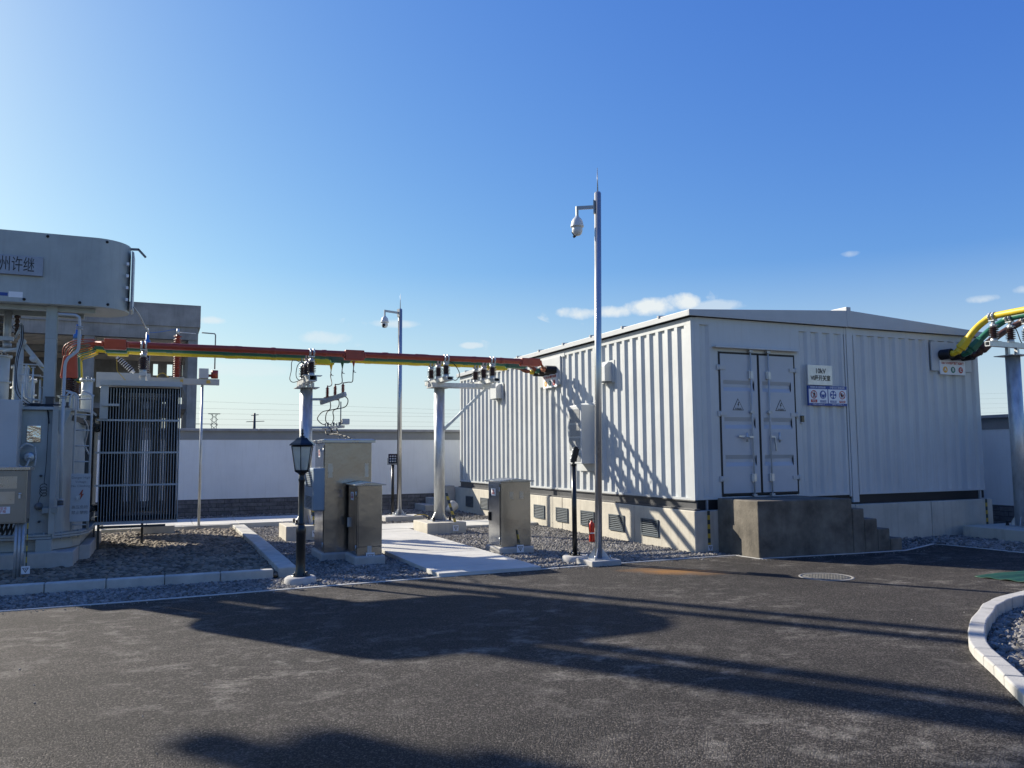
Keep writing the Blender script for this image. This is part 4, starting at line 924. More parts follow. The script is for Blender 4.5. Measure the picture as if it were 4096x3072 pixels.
for k in range(3): q = (-5.0 + k * .085, 5.33 - k * .14, 2.18); sw.cyl(q, (q[0], q[1], 2.25), .012, 8); sw.box(q[0] + .02, q[0] + .05, q[1] - .09, q[1] - .05, 2.185, 2.26)
sw.build('fuse_base', 'porcelain_grey', t)
B(-4.76, -4.62, 4.83, 4.98, 2.21, 2.32).build('switch_box', 'box_grey', t, bevel=.01)
MB().cyl((-4.78, 4.92, 2.2), (-4.78, 4.92, 2.66), .011, 8).build('operating_rod', 'grey_steel', t)
for k in range(3):
    q = Vector((-5.0 + k * .085, 5.33 - k * .14, 2.14)); MB().tube(smooth_path([q, q + Vector((-.02, -.3, -.12)), (-5.12 + k * .07, 3.4, 1.98 - .02 * k), (-5.3 + k * .12, 2.5, 1.86)]), .011, 7).build('tail_cable', 'rubber', t)
MB().bar((-5.30, 5.13, .85), (-5.26, 4.90, .28), .05, .006, up=(0, 1, 0)).bar((-5.26, 4.90, .28), (-5.26, 4.845, .12), .05, .006, up=(0, 1, 0)).build('earth_strap', 'strap_stripe', t); marker_plate(-5.26, 4.83, .12, t, s=.12)
# middle support with the T beam
t = thing('busbar_support', 'galvanised column with a braced arm and two insulator rows nearest the container', 'busbar support', (-2.6, 5.35, 0), SUP)
column(t, -2.6, 5.35, .22, 3.02, .112)
MB().box(-2.82, -1.38, 5.16, 5.23, 3.034, 3.12).box(-2.82, -1.38, 5.47, 5.54, 3.034, 3.12).split('arm_beam', 'galvanised', t)
MB().bar((-1.58, 5.2, 3.03), (-2.52, 5.28, 2.14), .055, .055).build('brace', 'galvanised', t)
for xc in (-2.62, -1.58):
    MB().box(xc - .07, xc + .07, 4.60, 6.10, 3.122, 3.135).box(xc - .07, xc - .055, 4.60, 6.10, 3.135, 3.19).box(xc + .055, xc + .07, 4.60, 6.10, 3.135, 3.19).box(xc - .07, xc + .07, 4.60, 6.10, 3.19, 3.202).build('cross_rail', 'galvanised', t)
    for y in (YR, YG, YY): insulator_parts(t, xc, y, 3.203, ZBUS); MB().box(xc - .16, xc + .16, y - .05, y + .05, 3.2025, 3.212).build('seat_plate', 'galvanised', t)
MB().tube(smooth_path([(-2.55, 4.85, 3.55), (-2.42, 4.83, 3.45), (-2.33, 4.83, 3.28), (-2.40, 4.84, 3.15), (-2.5, 4.85, 3.17)]), .009, 6).build('earth_wire', 'rubber', t)
MB().bar((-2.49, 5.22, .80), (-2.42, 4.88, .24), .055, .006, up=(0, 1, 0)).bar((-2.42, 4.88, .24), (-2.42, 4.845, .14), .055, .006, up=(0, 1, 0)).build('earth_strap', 'strap_stripe', t); marker_plate(-2.42, 4.83, .10, t, s=.12)
# right support
t = thing('busbar_support', 'galvanised column cut by the right edge of the picture, carrying yellow and green bars', 'busbar support', (6.66, -.9, 0), SUP)
column(t, 6.66, -.9, .20, 3.37, .125, (.80, .62))
MB().box(6.50, 6.56, -.93, -.87, 3.384, 3.53).box(6.76, 6.82, -.93, -.87, 3.384, 3.53).split('upright', 'galvanised', t)
MB().box(5.98, 7.42, -.95, -.85, 3.53, 3.545).box(5.98, 7.42, -.95, -.94, 3.545, 3.61).box(5.98, 7.42, -.86, -.85, 3.545, 3.61).box(5.98, 7.42, -.95, -.85, 3.61, 3.622).build('cross_rail', 'galvanised', t)
for xq in (6.17, 6.64, 7.11):
    insulator_parts(t, xq, -.9, 3.622, 4.10, axis='y'); MB().box(xq - .14, xq + .14, -.96, -.84, 3.6225, 3.63).build('seat_plate', 'galvanised', t)
MB().tube(smooth_path([(6.72, -.9, 4.0), (6.8, -.92, 3.85), (6.88, -.92, 3.68), (6.96, -.9, 3.62)]), .009, 6).build('earth_wire', 'rubber', t)

# ---- the bars
def bus(name, label, path, r, matn, sleeves=(), grp=None, braid=None):
    t = thing(name, label, 'busbar', path[0], grp)
    MB().tube(path, r, 20).build('pipe', matn, t)
    for a, b, rr in sleeves:
        a, b = Vector(a), Vector(b); d = (b - a)
        MB().tube([a, a + d * .04, a + d * .12, a + d * .88, a + d * .96, b], [r * 1.02, rr * .85, rr, rr, rr * .85, r * 1.02], 8, smooth=False).build('joint_sleeve', matn, t, bevel=.006)
    return t
G1 = 'insulated busbars between the transformer and the container'
def flat_box(t, x0, x1, y, z, hy, hz, matn):
    MB().box(x0, x1, y - hy, y + hy, z - hz, z + hz).prism([(x0 - .05, y - .05), (x0, y - hy), (x0, y + hy), (x0 - .05, y + .05)], z - .05, z + .05).prism([(x1 + .05, y - .05), (x1, y - hy), (x1, y + hy), (x1 + .05, y + .05)], z - .05, z + .05).build('joint_sleeve', matn, t, bevel=.018)
def jag(x0, y, x1, xe, dz=0.0):
    p = [(x0, y, ZBUS)]; x = x0
    while x < x1: p.append((x, y, ZBUS + random.uniform(-.003, .003))); x += .7
    p.append((x1, y, ZBUS)); return p
for nm, y, mn, x1, lab, ye, bsx in (('busbar', YR, 'bus_red', -.50, 'long red insulated busbar, nearest and topmost of the three running to the side wall', 4.95, -4.55),
                                    ('busbar', YG, 'bus_green', -.62, 'long green insulated busbar between the red and yellow bars', 5.25, -4.72),
                                    ('busbar', YY, 'bus_yellow', -.85, 'long yellow insulated busbar, lowest and farthest of the three running to the side wall', 5.55, -4.95)):
    t = bus(nm, lab, jag(-9.15, y, x1, ye), .060, mn, grp=G1)
    flat_box(t, -8.98, -8.62, y, ZBUS - .005, .085, .092, mn); flat_box(t, bsx - .18, bsx + .20, y, ZBUS - .02, .085, .10, mn); flat_box(t, x1 - .42, x1 + .02, y, ZBUS - .01, .085, .085, mn)
    for xw, lw in ((-7.95, .12), (-6.9, .25), (-6.1, .10), (-5.15, .10), (-4.05, .14), (-3.2, .30), (-2.15, .12), (-1.35, .10)):
        rw = [.0605 + random.uniform(.003, .008) for _ in range(5)]; MB().lathe([(.0600, 0)] + [(rw[i], lw * (i + .5) / 5) for i in range(5)] + [(.0600, lw)], (xw + random.uniform(-.1, .1), y, ZBUS), 20, (1, 0, 0)).build('shrink_sleeve', mn, t)
    # twisted copper tails into the bushings
    tip = Vector((-.30, ye, 3.455))
    for k in range(4):
        o = Vector((0, .035 * math.cos(k * 1.57), .035 * math.sin(k * 1.57))); o2 = Vector((0, .03 * math.cos(k * 1.57 + 2.2), .03 * math.sin(k * 1.57 + 2.2)))
        a = Vector((x1 + .02, y, ZBUS - .01)); 
        MB().tube(smooth_path([a + o, a.lerp(tip, .35) + o2 + Vector((0, 0, .03)), a.lerp(tip, .7) + o, tip + o2 * .6]), .016, 7).build('braid', 'copper', t)
    MB().cyl(tip + Vector((-.07, 0, 0)), tip + Vector((.06, 0, 0)), .055, 14).build('tail_sleeve', mn if y != YR else 'copper', t, bevel=.01)
G2 = 'insulated busbars leaving the right end of the container'
for xq, xb, mn, lab in ((6.17, 5.84, 'bus_yellow', 'yellow insulated busbar rising from the right end of the front wall'), (6.64, 6.14, 'bus_green', 'green insulated busbar behind the yellow one at the right edge'),
                        (7.11, 6.44, 'bus_brown', 'brown insulated busbar, farthest of the three at the right edge')):
    p0 = Vector((xb, -.30, 3.46)); top = Vector((xq, -.84, 4.08))
    path = smooth_path([(xb + .02, -.36, 3.47), (xb + .10, -.46, 3.62), (xb * .45 + xq * .55, -.62, 3.86), (xq - .03, -.76, 4.03), (xq, -.93, 4.10), (xq, -1.6, 4.12)], 6) + [Vector((xq, -4.5, 4.14)), Vector((xq, -9, 4.16))]
    t = thing('busbar', lab, 'busbar', tuple(path[0]), G2)
    MB().tube(path, .062, 20).build('pipe', mn, t)
    a, b = Vector(path[3]), Vector(path[9]); MB().tube([a, a.lerp(b, .08), a.lerp(b, .9), b], [.06, .10, .085, .062], 6, smooth=False).build('joint_sleeve', mn, t, bevel=.008)
    MB().tube([Vector((xb, -.20, 3.46)), Vector((xb + .01, -.30, 3.46)), Vector((xb + .05, -.42, 3.50))], [.066, .062, .05], 6, smooth=False).build('tail_sleeve', mn, t, bevel=.01)

# ================================================================== TRANSFORMER
tr = thing('power_transformer', 'large blue grey oil transformer with lettered conservator tank and finned radiators', 'transformer', (-10.6, 3.8, 0))
B(-12.6, -9.13, 2.42, 6.3, -.1, .25).prism([(-9.13, 3.3), (-8.98, 3.4), (-8.98, 6.1), (-9.13, 6.3)], -.1, .25).build('foundation', 'concrete', tr, bevel=.015)
def tank_poly(e=0.0): return [(-12.45 - e, 2.62 - e), (-9.46, 2.62 - e), (-9.18 + e, 3.0 - e * .3), (-9.10 + e, 3.3), (-9.10 + e, 6.08 + e), (-12.45 - e, 6.08 + e)]
tank = MB().prism(tank_poly(), .50, 2.30).build('tank', 'transformer_paint', tr, bevel=.01)
fl = MB().prism(tank_poly(.10), .43, .462).prism(tank_poly(.10), .468, .50).prism(tank_poly(.07), 2.30, 2.345); fl.split('flange', 'transformer_paint', tank, bevel=.004)
bl = MB()
for k in range(24): x = -12.4 + k * .125; bl.cyl((x, 2.56, .41), (x, 2.56, .52), .013, 6)
for k in range(4): p = Vector((-9.42, 2.56, 0)).lerp(Vector((-9.12, 2.98, 0)), k / 3); bl.cyl(p + Vector((0, 0, .41)), p + Vector((0, 0, .52)), .013, 6)
bl.build('flange_bolts', 'transformer_paint', tank)
low = MB().prism(tank_poly(-.02), .26, .43); low.prism([(-9.62, 2.50), (-9.42, 2.50), (-9.42, 2.66), (-9.62, 2.66)], .255, .425).prism([(-10.6, 2.5), (-10.4, 2.5), (-10.4, 2.66), (-10.6, 2.66)], .255, .425).box(-12.5, -9.36, 2.47, 2.7, .235, .258); low.build('skirt', 'transformer_paint', tr, bevel=.004)
st = MB()
for x in (-11.9, -10.9): st.box(x - .04, x + .04, 2.54, 2.62, .5, 2.3)
st.prism([(-9.47, 2.5), (-9.40, 2.55), (-9.40, 2.66), (-9.47, 2.62)], .5, 2.3).box(-9.56, -9.36, 2.52, 2.62, .80, .88).extr([(-9.44, 2.58, 2.30), (-9.24, 2.58, 2.30), (-9.38, 2.58, 1.92)], (0, .04, 0))
st.split('stiffener', 'transformer_paint', tank, bevel=.004)
B(-9.80, -9.625, 2.60, 2.616, 1.83, 2.07).build('rating_plate', 'chrome_plate', tank, bevel=.003)
MB().lathe([(0, .10), (.06, .10), (.074, .085), (.080, .06), (.080, .0)], (-9.745, 2.62, 1.61), 24, (0, -1, 0)).lathe([(.0, .125), (.03, .125), (.03, .10)], (-9.745, 2.62, 1.61), 12, (0, -1, 0)).build('oil_gauge', 'galvanised', tank)
MB().tube(smooth_path([(-9.70, 2.53, 1.77), (-9.80, 2.50, 1.80), (-9.89, 2.50, 1.68), (-9.88, 2.50, 1.52), (-9.79, 2.50, 1.46), (-9.74, 2.52, 1.60)]), .017, 8).tube(smooth_path([(-9.68, 2.52, 1.76), (-9.66, 2.51, 1.62), (-9.67, 2.51, 1.5), (-9.71, 2.52, 1.42)]), .012, 8).build('conduit', 'box_grey', tank)
coil = [(-9.56 + .0 * i, 2.55, 2.25 - i * .1) for i in range(10)]; wv = [(-9.53, 2.57, 2.28), (-9.53, 2.57, 1.9), (-9.535, 2.56, 1.5), (-9.55, 2.56, 1.24)]
for k in range(34): a = k * .62; wv.append((-9.555 + .045 * math.cos(a), 2.55, 1.20 - k * .0042 + .035 * math.sin(a)))
wv += [(-9.60, 2.56, 1.02), (-9.615, 2.56, .96)]
MB().tube(wv, .0045, 5).build('control_cable', 'rubber', tank)
MB().lathe([(0, .05), (.026, .05), (.03, .03), (.055, .025), (.055, 0)], (-9.61, 2.62, .90), 16, (0, -1, 0)).build('sampling_valve', 'grey_steel', tank)
for z in (1.34, .68): MB().lathe([(0, .05), (.014, .05), (.018, .0)], (-9.60, 2.62, z), 10, (0, -1, 0)).build('plug', 'dark_steel', tank)
bx_ = B(-11.0, -9.865, 2.24, 2.60, 1.44, 2.42).build('cable_box', 'box_grey', tr, bevel=.01)
# radiators: rows of thin vertical fins, front to back
X0, X1 = -9.02, -7.72
def radiator(y0, y1, front):
    r = bpy.data.objects.new('radiator', None); col.objects.link(r); r.parent = tr
    f = MB(); n = 28
    for k in range(n): x = X0 + .06 + (X1 - X0 - .09) * k / (n - 1); sk = lambda q: -.0155 * (q - 4.55); f.add([(x + sk(q) + dx, q, z) for z in (.50, 2.80) for dx, q in ((-.004, y0), (.004, y0), (.013, y0 + .05), (.013, y1), (-.013, y1), (-.013, y0 + .05))], [(5, 4, 3, 2, 1, 0), (6, 7, 8, 9, 10, 11)] + [(i, (i + 1) % 6, (i + 1) % 6 + 6, i + 6) for i in range(6)])
    f.build('fins', 'fin_shade_paint', r)
    if front:
        e = MB()
        for k in range(n): x = X0 + .06 + (X1 - X0 - .09) * k / (n - 1); e.box(x - .0048, x + .0048, y0 - .004, y0 + .012, .505, 2.795)
        e.build('fin_edges', 'fin_edge', r)
    h = MB()
    h.cyl((X0, (y0 + y1) / 2, 2.79), (X1, (y0 + y1) / 2, 2.79), .05, 14).cyl((X0, (y0 + y1) / 2, .53), (X1, (y0 + y1) / 2, .53), .05, 14); h.split('header_pipe', 'fin_shade_paint', r)
    if front:
        s = MB()
        for z in (1.12, 1.68, 2.24): s.box(X0 - .01 + .0, X1 + .005, y0 - .012, y0 + .012, z - .016, z + .016)
        s.split('strap', 'box_grey', r)
        s = MB().box(X0 + .03, X1 + .03, y0 - .06, y0 - .02, 2.84, 2.93).box(X0 + .03, X1 + .03, y0 - .02, y1 + 2.0, 2.90, 2.93).box(X0 - .01, X1 + .005, y0 - .03, y0 + .02, .46, .50).box(X1, X1 + .012, y0 - .02, y1, .46, 2.9)
        s.box(X0 + .03, X0 + .16, y0 - .03, y0 - .02, 2.26, 2.9).box(X0 + .08, X0 + .34, y0 - .09, y0 - .03, 2.48, 2.52)
        s.build('frame', 'box_grey', r)
radiator(4.55, 5.25, True); radiator(7.10, 7.50, False)
B(-8.95, -7.9, 4.45, 4.47, .40, .44).box(-8.97, -8.93, 4.6, 4.64, -.05, .47).box(-9.03, -9.0, 4.6, 4.64, -.05, .47).box(-8.30, -8.26, 5.2, 5.24, -.05, .47).split('radiator_leg', 'fin_shade_paint', tr)
B(-8.30, -7.70, 7.25, 7.75, -.05, .19).build('radiator_footing', 'concrete', tr, bevel=.01)
for z in (2.12, .72):
    MB().cyl((-9.12, 4.9, z), (-8.98, 4.9, z), .05, 14).cyl((-9.06, 4.62, z), (-9.06, 5.3, z), .055, 14).cyl((-9.09, 3.9, z + .06), (-9.09, 4.65, z), .05, 14).build('radiator_manifold', 'fin_shade_paint', tr)
for k in range(2): MB().lathe([(0, 0), (.075, 0), (.075, .02), (0, .02)], (-9.06, 4.75 + k * .5, 2.12), 14, (0, 1, 0)).build('manifold_flange', 'fin_edge', tr)
MB().box(-9.13, -9.02, 3.55, 4.5, .62, .70).box(-9.13, -9.05, 3.4, 3.5, .5, 2.3).box(-9.13, -9.06, 4.2, 4.28, .5, 2.3).split('side_rib', 'fin_shade_paint', tr)
MB().tube(smooth_path([(-9.12, 3.1, 2.2), (-9.06, 3.2, 2.05), (-9.1, 3.3, 1.8), (-9.04, 3.35, 1.65)]), .015, 8).build('drain_hose', 'galv_dull', tr)
MB().bar((-9.25, 2.9, 2.20), (-9.02, 3.3, 2.12), .03, .08).build('side_bracket', 'fin_shade_paint', tr)
# ladder with the warning plate
ld = bpy.data.objects.new('ladder', None); col.objects.link(ld); ld.parent = tr
for x in (-9.205, -8.985): MB().tube([(x, 2.80, .52), (x, 2.80, 2.50)] + [(x - .07 + .07 * math.cos(a / 6 * math.pi / 2 * 2), 2.80 + .02 * a, 2.52 + .09 * math.sin(a / 6 * math.pi / 2)) for a in range(7)], .016, 10).build('rail', 'box_grey', ld)
rg = MB()
for k in range(9): rg.cyl((-9.205, 2.80, .60 + k * .235), (-8.985, 2.80, .60 + k * .235), .010, 8)
rg.build('rungs', 'box_grey', ld)
wp = B(-9.225, -8.965, 2.765, 2.785, .65, 1.36).build('warning_plate', 'box_grey', ld, bevel=.003)
for k, s in enumerate(('Danger High', 'Voltage', 'No Climbing')): text(s, .048, (-9.095, 2.7635, 1.30 - k * .062), wp, 'grey_steel')
text('高压危险', .055, (-9.095, 2.7635, .86), wp, 'grey_steel'); text('禁止攀爬', .055, (-9.095, 2.7635, .78), wp, 'grey_steel')
MB().extr([(-9.085 + a, 2.7632, 1.02 + b) for a, b in ((.012, .10), (-.03, .02), (-.004, .03), (-.012, -.05), (.04, .045), (.012, .035), (.028, .10))], (0, .001, 0)).build('lightning_bolt', 'bus_red', wp)
MB().box(-9.15, -9.115, 2.74, 2.765, 1.0, 1.03).box(-9.14, -9.12, 2.73, 2.75, .97, 1.0).build('padlock', 'galvanised', wp)
# conservator
yc, rr = 3.27, .53
plan = [(-11.2, yc - rr), (-9.03, yc - rr)] + [(-9.03 + rr * .93 * math.sin(R(a)), yc - rr * math.cos(R(a))) for a in range(10, 180, 10)] + [(-9.03, yc + rr), (-11.2, yc + rr)] + [(-11.2 - rr * math.sin(R(a)), yc + rr * math.cos(R(a))) for a in range(15, 180, 15)]
cb = MB(); n = len(plan); z0, z1 = 3.90, 4.97
cb.add([(x, y, z0) for x, y in plan] + [(x, y, z1) for x, y in plan], [(i, (i + 1) % n, (i + 1) % n + n, i + n) for i in range(n)], True)
cb.add([(x, y, z) for z in (z0, z1) for x, y in plan], [tuple(reversed(range(n))), tuple(range(n, 2 * n))])
cons = cb.build('conservator_tank', 'transformer_paint', tr, bevel=.012)
np_ = B(-10.75, -9.70, yc - rr - .045, yc - rr - .004, 4.30, 4.585).build('nameplate', 'nameplate', cons, bevel=.004)
text('福州许继', .245, (-10.11, yc - rr - .047, 4.44), np_, 'ink', sx=.62)
B(-10.13, -9.95, yc - rr - .0035, yc - rr - .001, 3.965, 4.05).build('sticker', 'white_sign', cons); B(-10.7, -10.14, yc - rr - .003, yc - rr - .001, 3.98, 4.03).build('sticker', 'sign_blue', cons)
bo = MB()
for x, z in ((-9.66, 4.925), (-8.86, 4.925), (-9.93, 3.945), (-9.20, 3.945), (-8.82, 3.95), (-10.5, 4.925), (-10.7, 3.945)):
    yy = yc - rr if x < -9.03 else yc - rr * math.cos(math.asin(min(1, (x + 9.03) / (rr * .93)))); bo.lathe([(0, .022), (.012, .022), (.014, .01), (.022, .008), (.022, 0)], (x, yy, z), 10, (0, -1, 0))
bo.build('shell_bolt', 'rubber', cons)
fe = MB().box(-8.52, -8.50, 3.05, 3.52, 3.93, 4.88).box(-8.50, -8.485, 3.02, 3.55, 3.95, 4.86); fe.build('end_flange', 'box_grey', cons, bevel=.004)
MB().bar((-8.60, 3.2, 4.94), (-8.42, 3.2, 4.95), .05, .03).bar((-8.43, 3.2, 4.95), (-8.32, 3.2, 4.83), .05, .03).build('lifting_lug', 'grey_steel', cons)
for z in (4.05, 4.24, 4.43, 4.62): B(-8.585, -8.55, 2.93, 2.98, z, z + .045).build('flange_clip', 'white_sign', cons)
for x in (-9.585, -11.1):
    MB().box(x - .075, x + .075, 2.92, 2.94, 2.34, 3.90).box(x - .075, x + .075, 3.06, 3.08, 2.34, 3.90).box(x - .006, x + .006, 2.94, 3.06, 2.34, 3.9).box(x - .078, x + .078, 2.915, 3.085, 3.40, 3.41).build('conservator_post', 'transformer_paint', tr, bevel=.004)
B(-11.3, -9.0, 2.95, 3.05, 3.83, 3.898).box(-11.3, -9.2, 3.5, 3.6, 3.82, 3.898).build('conservator_beam', 'transformer_paint', tr)
MB().tube([(-9.47, 2.62, 3.73), (-9.24, 2.62, 3.73), (-9.19, 2.62, 3.70), (-9.18, 2.62, 3.6), (-9.18, 2.62, 3.24), (-9.20, 2.62, 3.18), (-9.31, 2.6, 3.08), (-9.34, 2.6, 3.02), (-9.35, 2.6, 2.95), (-9.35, 2.58, 2.50), (-9.335, 2.45, 2.3), (-9.32, 2.43, .98)], .022, 12).build('oil_pipe', 'box_grey', tr)
g = MB()
for z in (3.55, 3.52, 2.50, 2.47, .99, .90): g.lathe([(0, .0), (.05, 0), (.05, .014), (0, .014)], (-9.18 if z > 3 else (-9.35 if z > 2 else -9.32), 2.62 if z > 3 else (2.58 if z > 2 else 2.43), z), 10)
g.build('pipe_flange', 'galv_dull', tr); MB().cyl((-9.32, 2.43, .90), (-9.32, 2.43, .98), .04, 12).build('pipe_valve', 'dark_steel', tr)
# turrets and pipes on the cover
def turret(x, y, z1, r, z0=2.345, matn='turret_paint'):
    o = MB().cyl((x, y, z0), (x, y, z1), r, 24).build('turret', matn, tr); f = MB()
    for z in (z0 + .0, z1 - .02, (z0 + z1) / 2): f.lathe([(0, 0), (r + .03, 0), (r + .03, .022), (0, .022)], (x, y, z), 24)
    for a in range(8): f.cyl((x + (r + .018) * math.cos(a * .785), y + (r + .018) * math.sin(a * .785), z1 - .04), (x + (r + .018) * math.cos(a * .785), y + (r + .018) * math.sin(a * .785), z1 + .025), .008, 6)
    f.build('turret_flange', matn, o); MB().tube(arc((x, z1 + .035), .02, 0, 350, 10, 'xz', y), .006, 5).build('lifting_eye', matn, o)
for a in ((-9.17, 4.2, 2.90, .085), (-10.33, 3.6, 3.18, .13), (-10.10, 3.9, 3.05, .10), (-9.97, 4.0, 2.85, .07), (-10.75, 3.6, 3.2, .14)): turret(*a)
MB().cyl((-10.0, 3.3, 3.36), (-9.62, 3.3, 2.86), .035, 14).cyl((-10.03, 3.3, 2.35), (-10.03, 3.3, 3.36), .05, 14).cyl((-10.25, 3.3, 3.22), (-10.03, 3.3, 3.28), .022, 10).build('relief_pipe', 'turret_paint', tr)
for p, r in (((-10.0, 3.27, 3.37), .055), ((-9.84, 3.27, 3.12), .055), ((-9.62, 3.27, 2.86), .05)): MB().lathe([(0, .05), (r, .05), (r, 0), (0, 0)], p, 14, (0, -1, 0)).build('pipe_flange', 'turret_paint', tr)
for x, z in ((-9.90, 2.98), (-9.74, 2.8)): MB().tube([(x, 3.25, 2.36), (x, 3.25, z)], .013, 8).build('riser_pipe', 'turret_paint', tr)
MB().tube(smooth_path([(-9.91, 3.1, 3.0), (-9.91, 3.1, 2.6), (-9.86, 3.1, 2.50), (-9.62, 3.1, 2.46)]), .013, 8).tube([(-9.9, 3.2, 2.86), (-9.66, 3.2, 2.84)], .009, 6).build('small_pipe', 'turret_paint', tr)
for k in range(4): MB().tube(smooth_path([(-10.03 + k * .012, 3.2, 3.62), (-10.01 + k * .012, 3.15, 3.4), (-10.05 + k * .01, 3.1, 3.1), (-10.06 + k * .01, 3.1, 2.8), (-10.02 + k * .02, 3.0, 2.55), (-9.86 + k * .03, 2.9, 2.39), (-9.6, 2.8, 2.38)]), .006, 5).build('cable', 'rubber' if k % 2 else 'galv_dull', tr)
for x, y, z1 in ((-9.93, 2.95, 2.72), (-9.80, 2.95, 2.95), (-9.70, 3.05, 2.66)):
    MB().cyl((x, y, 2.345), (x, y, z1), .012, 8).lathe([(0, 0), (.032, 0), (.032, .012), (0, .012)], (x, y, z1), 10).lathe([(0, 0), (.028, 0), (.028, .01), (0, .01)], (x, y, 2.45), 10).build('bleed_pipe', 'turret_paint', tr)
for x0, z in ((-10.02, 3.02), (-10.02, 2.86)): MB().cyl((x0, 3.15, z), (x0 + .30, 3.15, z - .005), .010, 8).build('cross_pipe', 'turret_paint', tr)
MB().tube(smooth_path([(-9.72, 3.1, 2.98), (-9.66, 3.1, 2.95), (-9.63, 3.1, 2.86), (-9.67, 3.1, 2.78), (-9.71, 3.1, 2.80)]), .008, 6).tube(smooth_path([(-9.88, 3.05, 3.0), (-9.84, 3.05, 2.93), (-9.80, 3.05, 2.86)]), .006, 6).build('signal_wire', 'strap_yellow', tr)
MB().tube(smooth_path([(-9.86, 2.72, 2.36), (-9.65, 2.70, 2.37), (-9.56, 2.60, 2.33), (-9.52, 2.58, 2.1)]), .010, 6).tube(smooth_path([(-9.9, 2.75, 2.39), (-9.6, 2.74, 2.385), (-9.4, 2.74, 2.385)]), .012, 6).build('cable', 'rubber', tr)
for x in (-9.33, -9.27): MB().tube(smooth_path([(x, 2.6, 2.36), (x + .01, 2.62, 2.5), (x + .05, 2.64, 2.56), (x + .10, 2.66, 2.5), (x + .11, 2.66, 2.3)]), .013, 8).build('small_pipe', 'box_grey', tr)
MB().cyl((-10.22, 3.42, 3.30), (-10.22, 3.42, 3.36), .06, 14).box(-10.32, -10.14, 3.36, 3.46, 3.40, 3.46).cyl((-10.10, 3.3, 3.42), (-10.02, 3.3, 3.66), .018, 8).build('terminal_fitting', 'galv_dull', tr)
MB().tube([(-10.08 + .07 * math.cos(a * .5), 3.3 , 3.60 + .03 * math.sin(a * .5)) for a in range(13)], .006, 5).build('cable_loop', 'rubber', tr)
for x, z in ((-9.75, 2.40), (-9.35, 2.42), (-9.56, 2.50)): MB().box(x - .05, x + .05, 2.85, 2.98, 2.345, z).box(x - .06, x + .06, 2.84, 2.99, z, z + .015).build('valve_block', 'dark_steel', tr)
# LV terminals: brown bushings under coloured shrouds, copper leads up to the bars
for k, (y, mn) in enumerate(((YR, 'bus_red'), (YG, 'bus_green'), (YY, 'bus_yellow'))):
    prof = [(.05, 0)]
    for i in range(8): z = .01 + i * .036; prof += [(.07, z), (.115, z + .010), (.115, z + .014), (.07, z + .028)]
    prof += [(.07, .31), (0, .31)]
    MB().lathe(prof, (-9.50, y, 2.66), 20).build('low_voltage_bushing', 'bus_brown' if k else 'porcelain', tr)
    sh = MB(); sh.add([(-9.64, y - .07, 2.965), (-9.36, y - .07, 2.965), (-9.36, y + .07, 2.965), (-9.64, y + .07, 2.965), (-9.60, y - .05, 3.36), (-9.39, y - .05, 3.40), (-9.39, y + .05, 3.40), (-9.60, y + .05, 3.36)], [(0, 3, 2, 1), (4, 5, 6, 7), (0, 1, 5, 4), (1, 2, 6, 5), (2, 3, 7, 6), (3, 0, 4, 7)])
    sh.build('terminal_shroud', mn, tr, bevel=.03)
    for q in range(8):
        o = (q % 3 - 1) * .035
        MB().tube(smooth_path([(-9.61 + q * .026, y + o, 3.36), (-9.60 + q * .032, y + o, 3.50 - q * .012), (-9.50 + q * .028, y + o, 3.60 - q * .022), (-9.30 + q * .008, y + o * .8, 3.655 - q * .027), (-9.13, y + o * .6, 3.665 - q * .019)]), .0085, 7).build('flexible_lead', mn, tr)
    MB().box(-9.62, -9.36, y - .13, y + .13, 2.345, 2.64).box(-9.66, -9.32, y - .16, y + .16, 2.64, 2.66).build('bushing_seat', 'transformer_paint', tr, bevel=.006)
# neutral bushing with blue cap
def long_bushing(x, y, z0, z1, r, matn, capm, n):
    prof = [(r * .55, 0)]; h = z1 - z0
    for i in range(n): z = h * i / n; s = h / n; prof += [(r * .55, z), (r if i % 2 == 0 else r * .82, z + s * .3), (r if i % 2 == 0 else r * .82, z + s * .42), (r * .55, z + s * .85)]
    prof += [(r * .55, h), (0, h)]
    b = MB().lathe(prof, (x, y, z0), 22).build('high_voltage_bushing', matn, tr); MB().lathe([(0, 0), (r * .7, 0), (r * .7, .07), (r * .35, .09), (r * .25, .26), (0, .27)], (x, y, z1), 16).build('bushing_cap', capm, b)
long_bushing(-9.50, 5.98, 2.95, 3.82, .10, 'porcelain_grey', 'blue_cap', 12); MB().cyl((-9.50, 5.98, 2.3), (-9.50, 5.98, 2.95), .08, 18).build('turret', 'turret_paint', tr)
long_bushing(-10.52, 4.3, 3.2, 4.85, .19, 'dark_steel', 'galvanised', 24)
long_bushing(-10.12, 3.55, 3.50, 3.84, .05, 'porcelain', 'turret_paint', 5)
MB().cyl((-10.24, 3.5, 3.28), (-10.24, 3.5, 3.86), .055, 12).box(-10.42, -10.05, 3.4, 3.6, 3.25, 3.29).build('elbow_duct', 'galv_dull', tr)
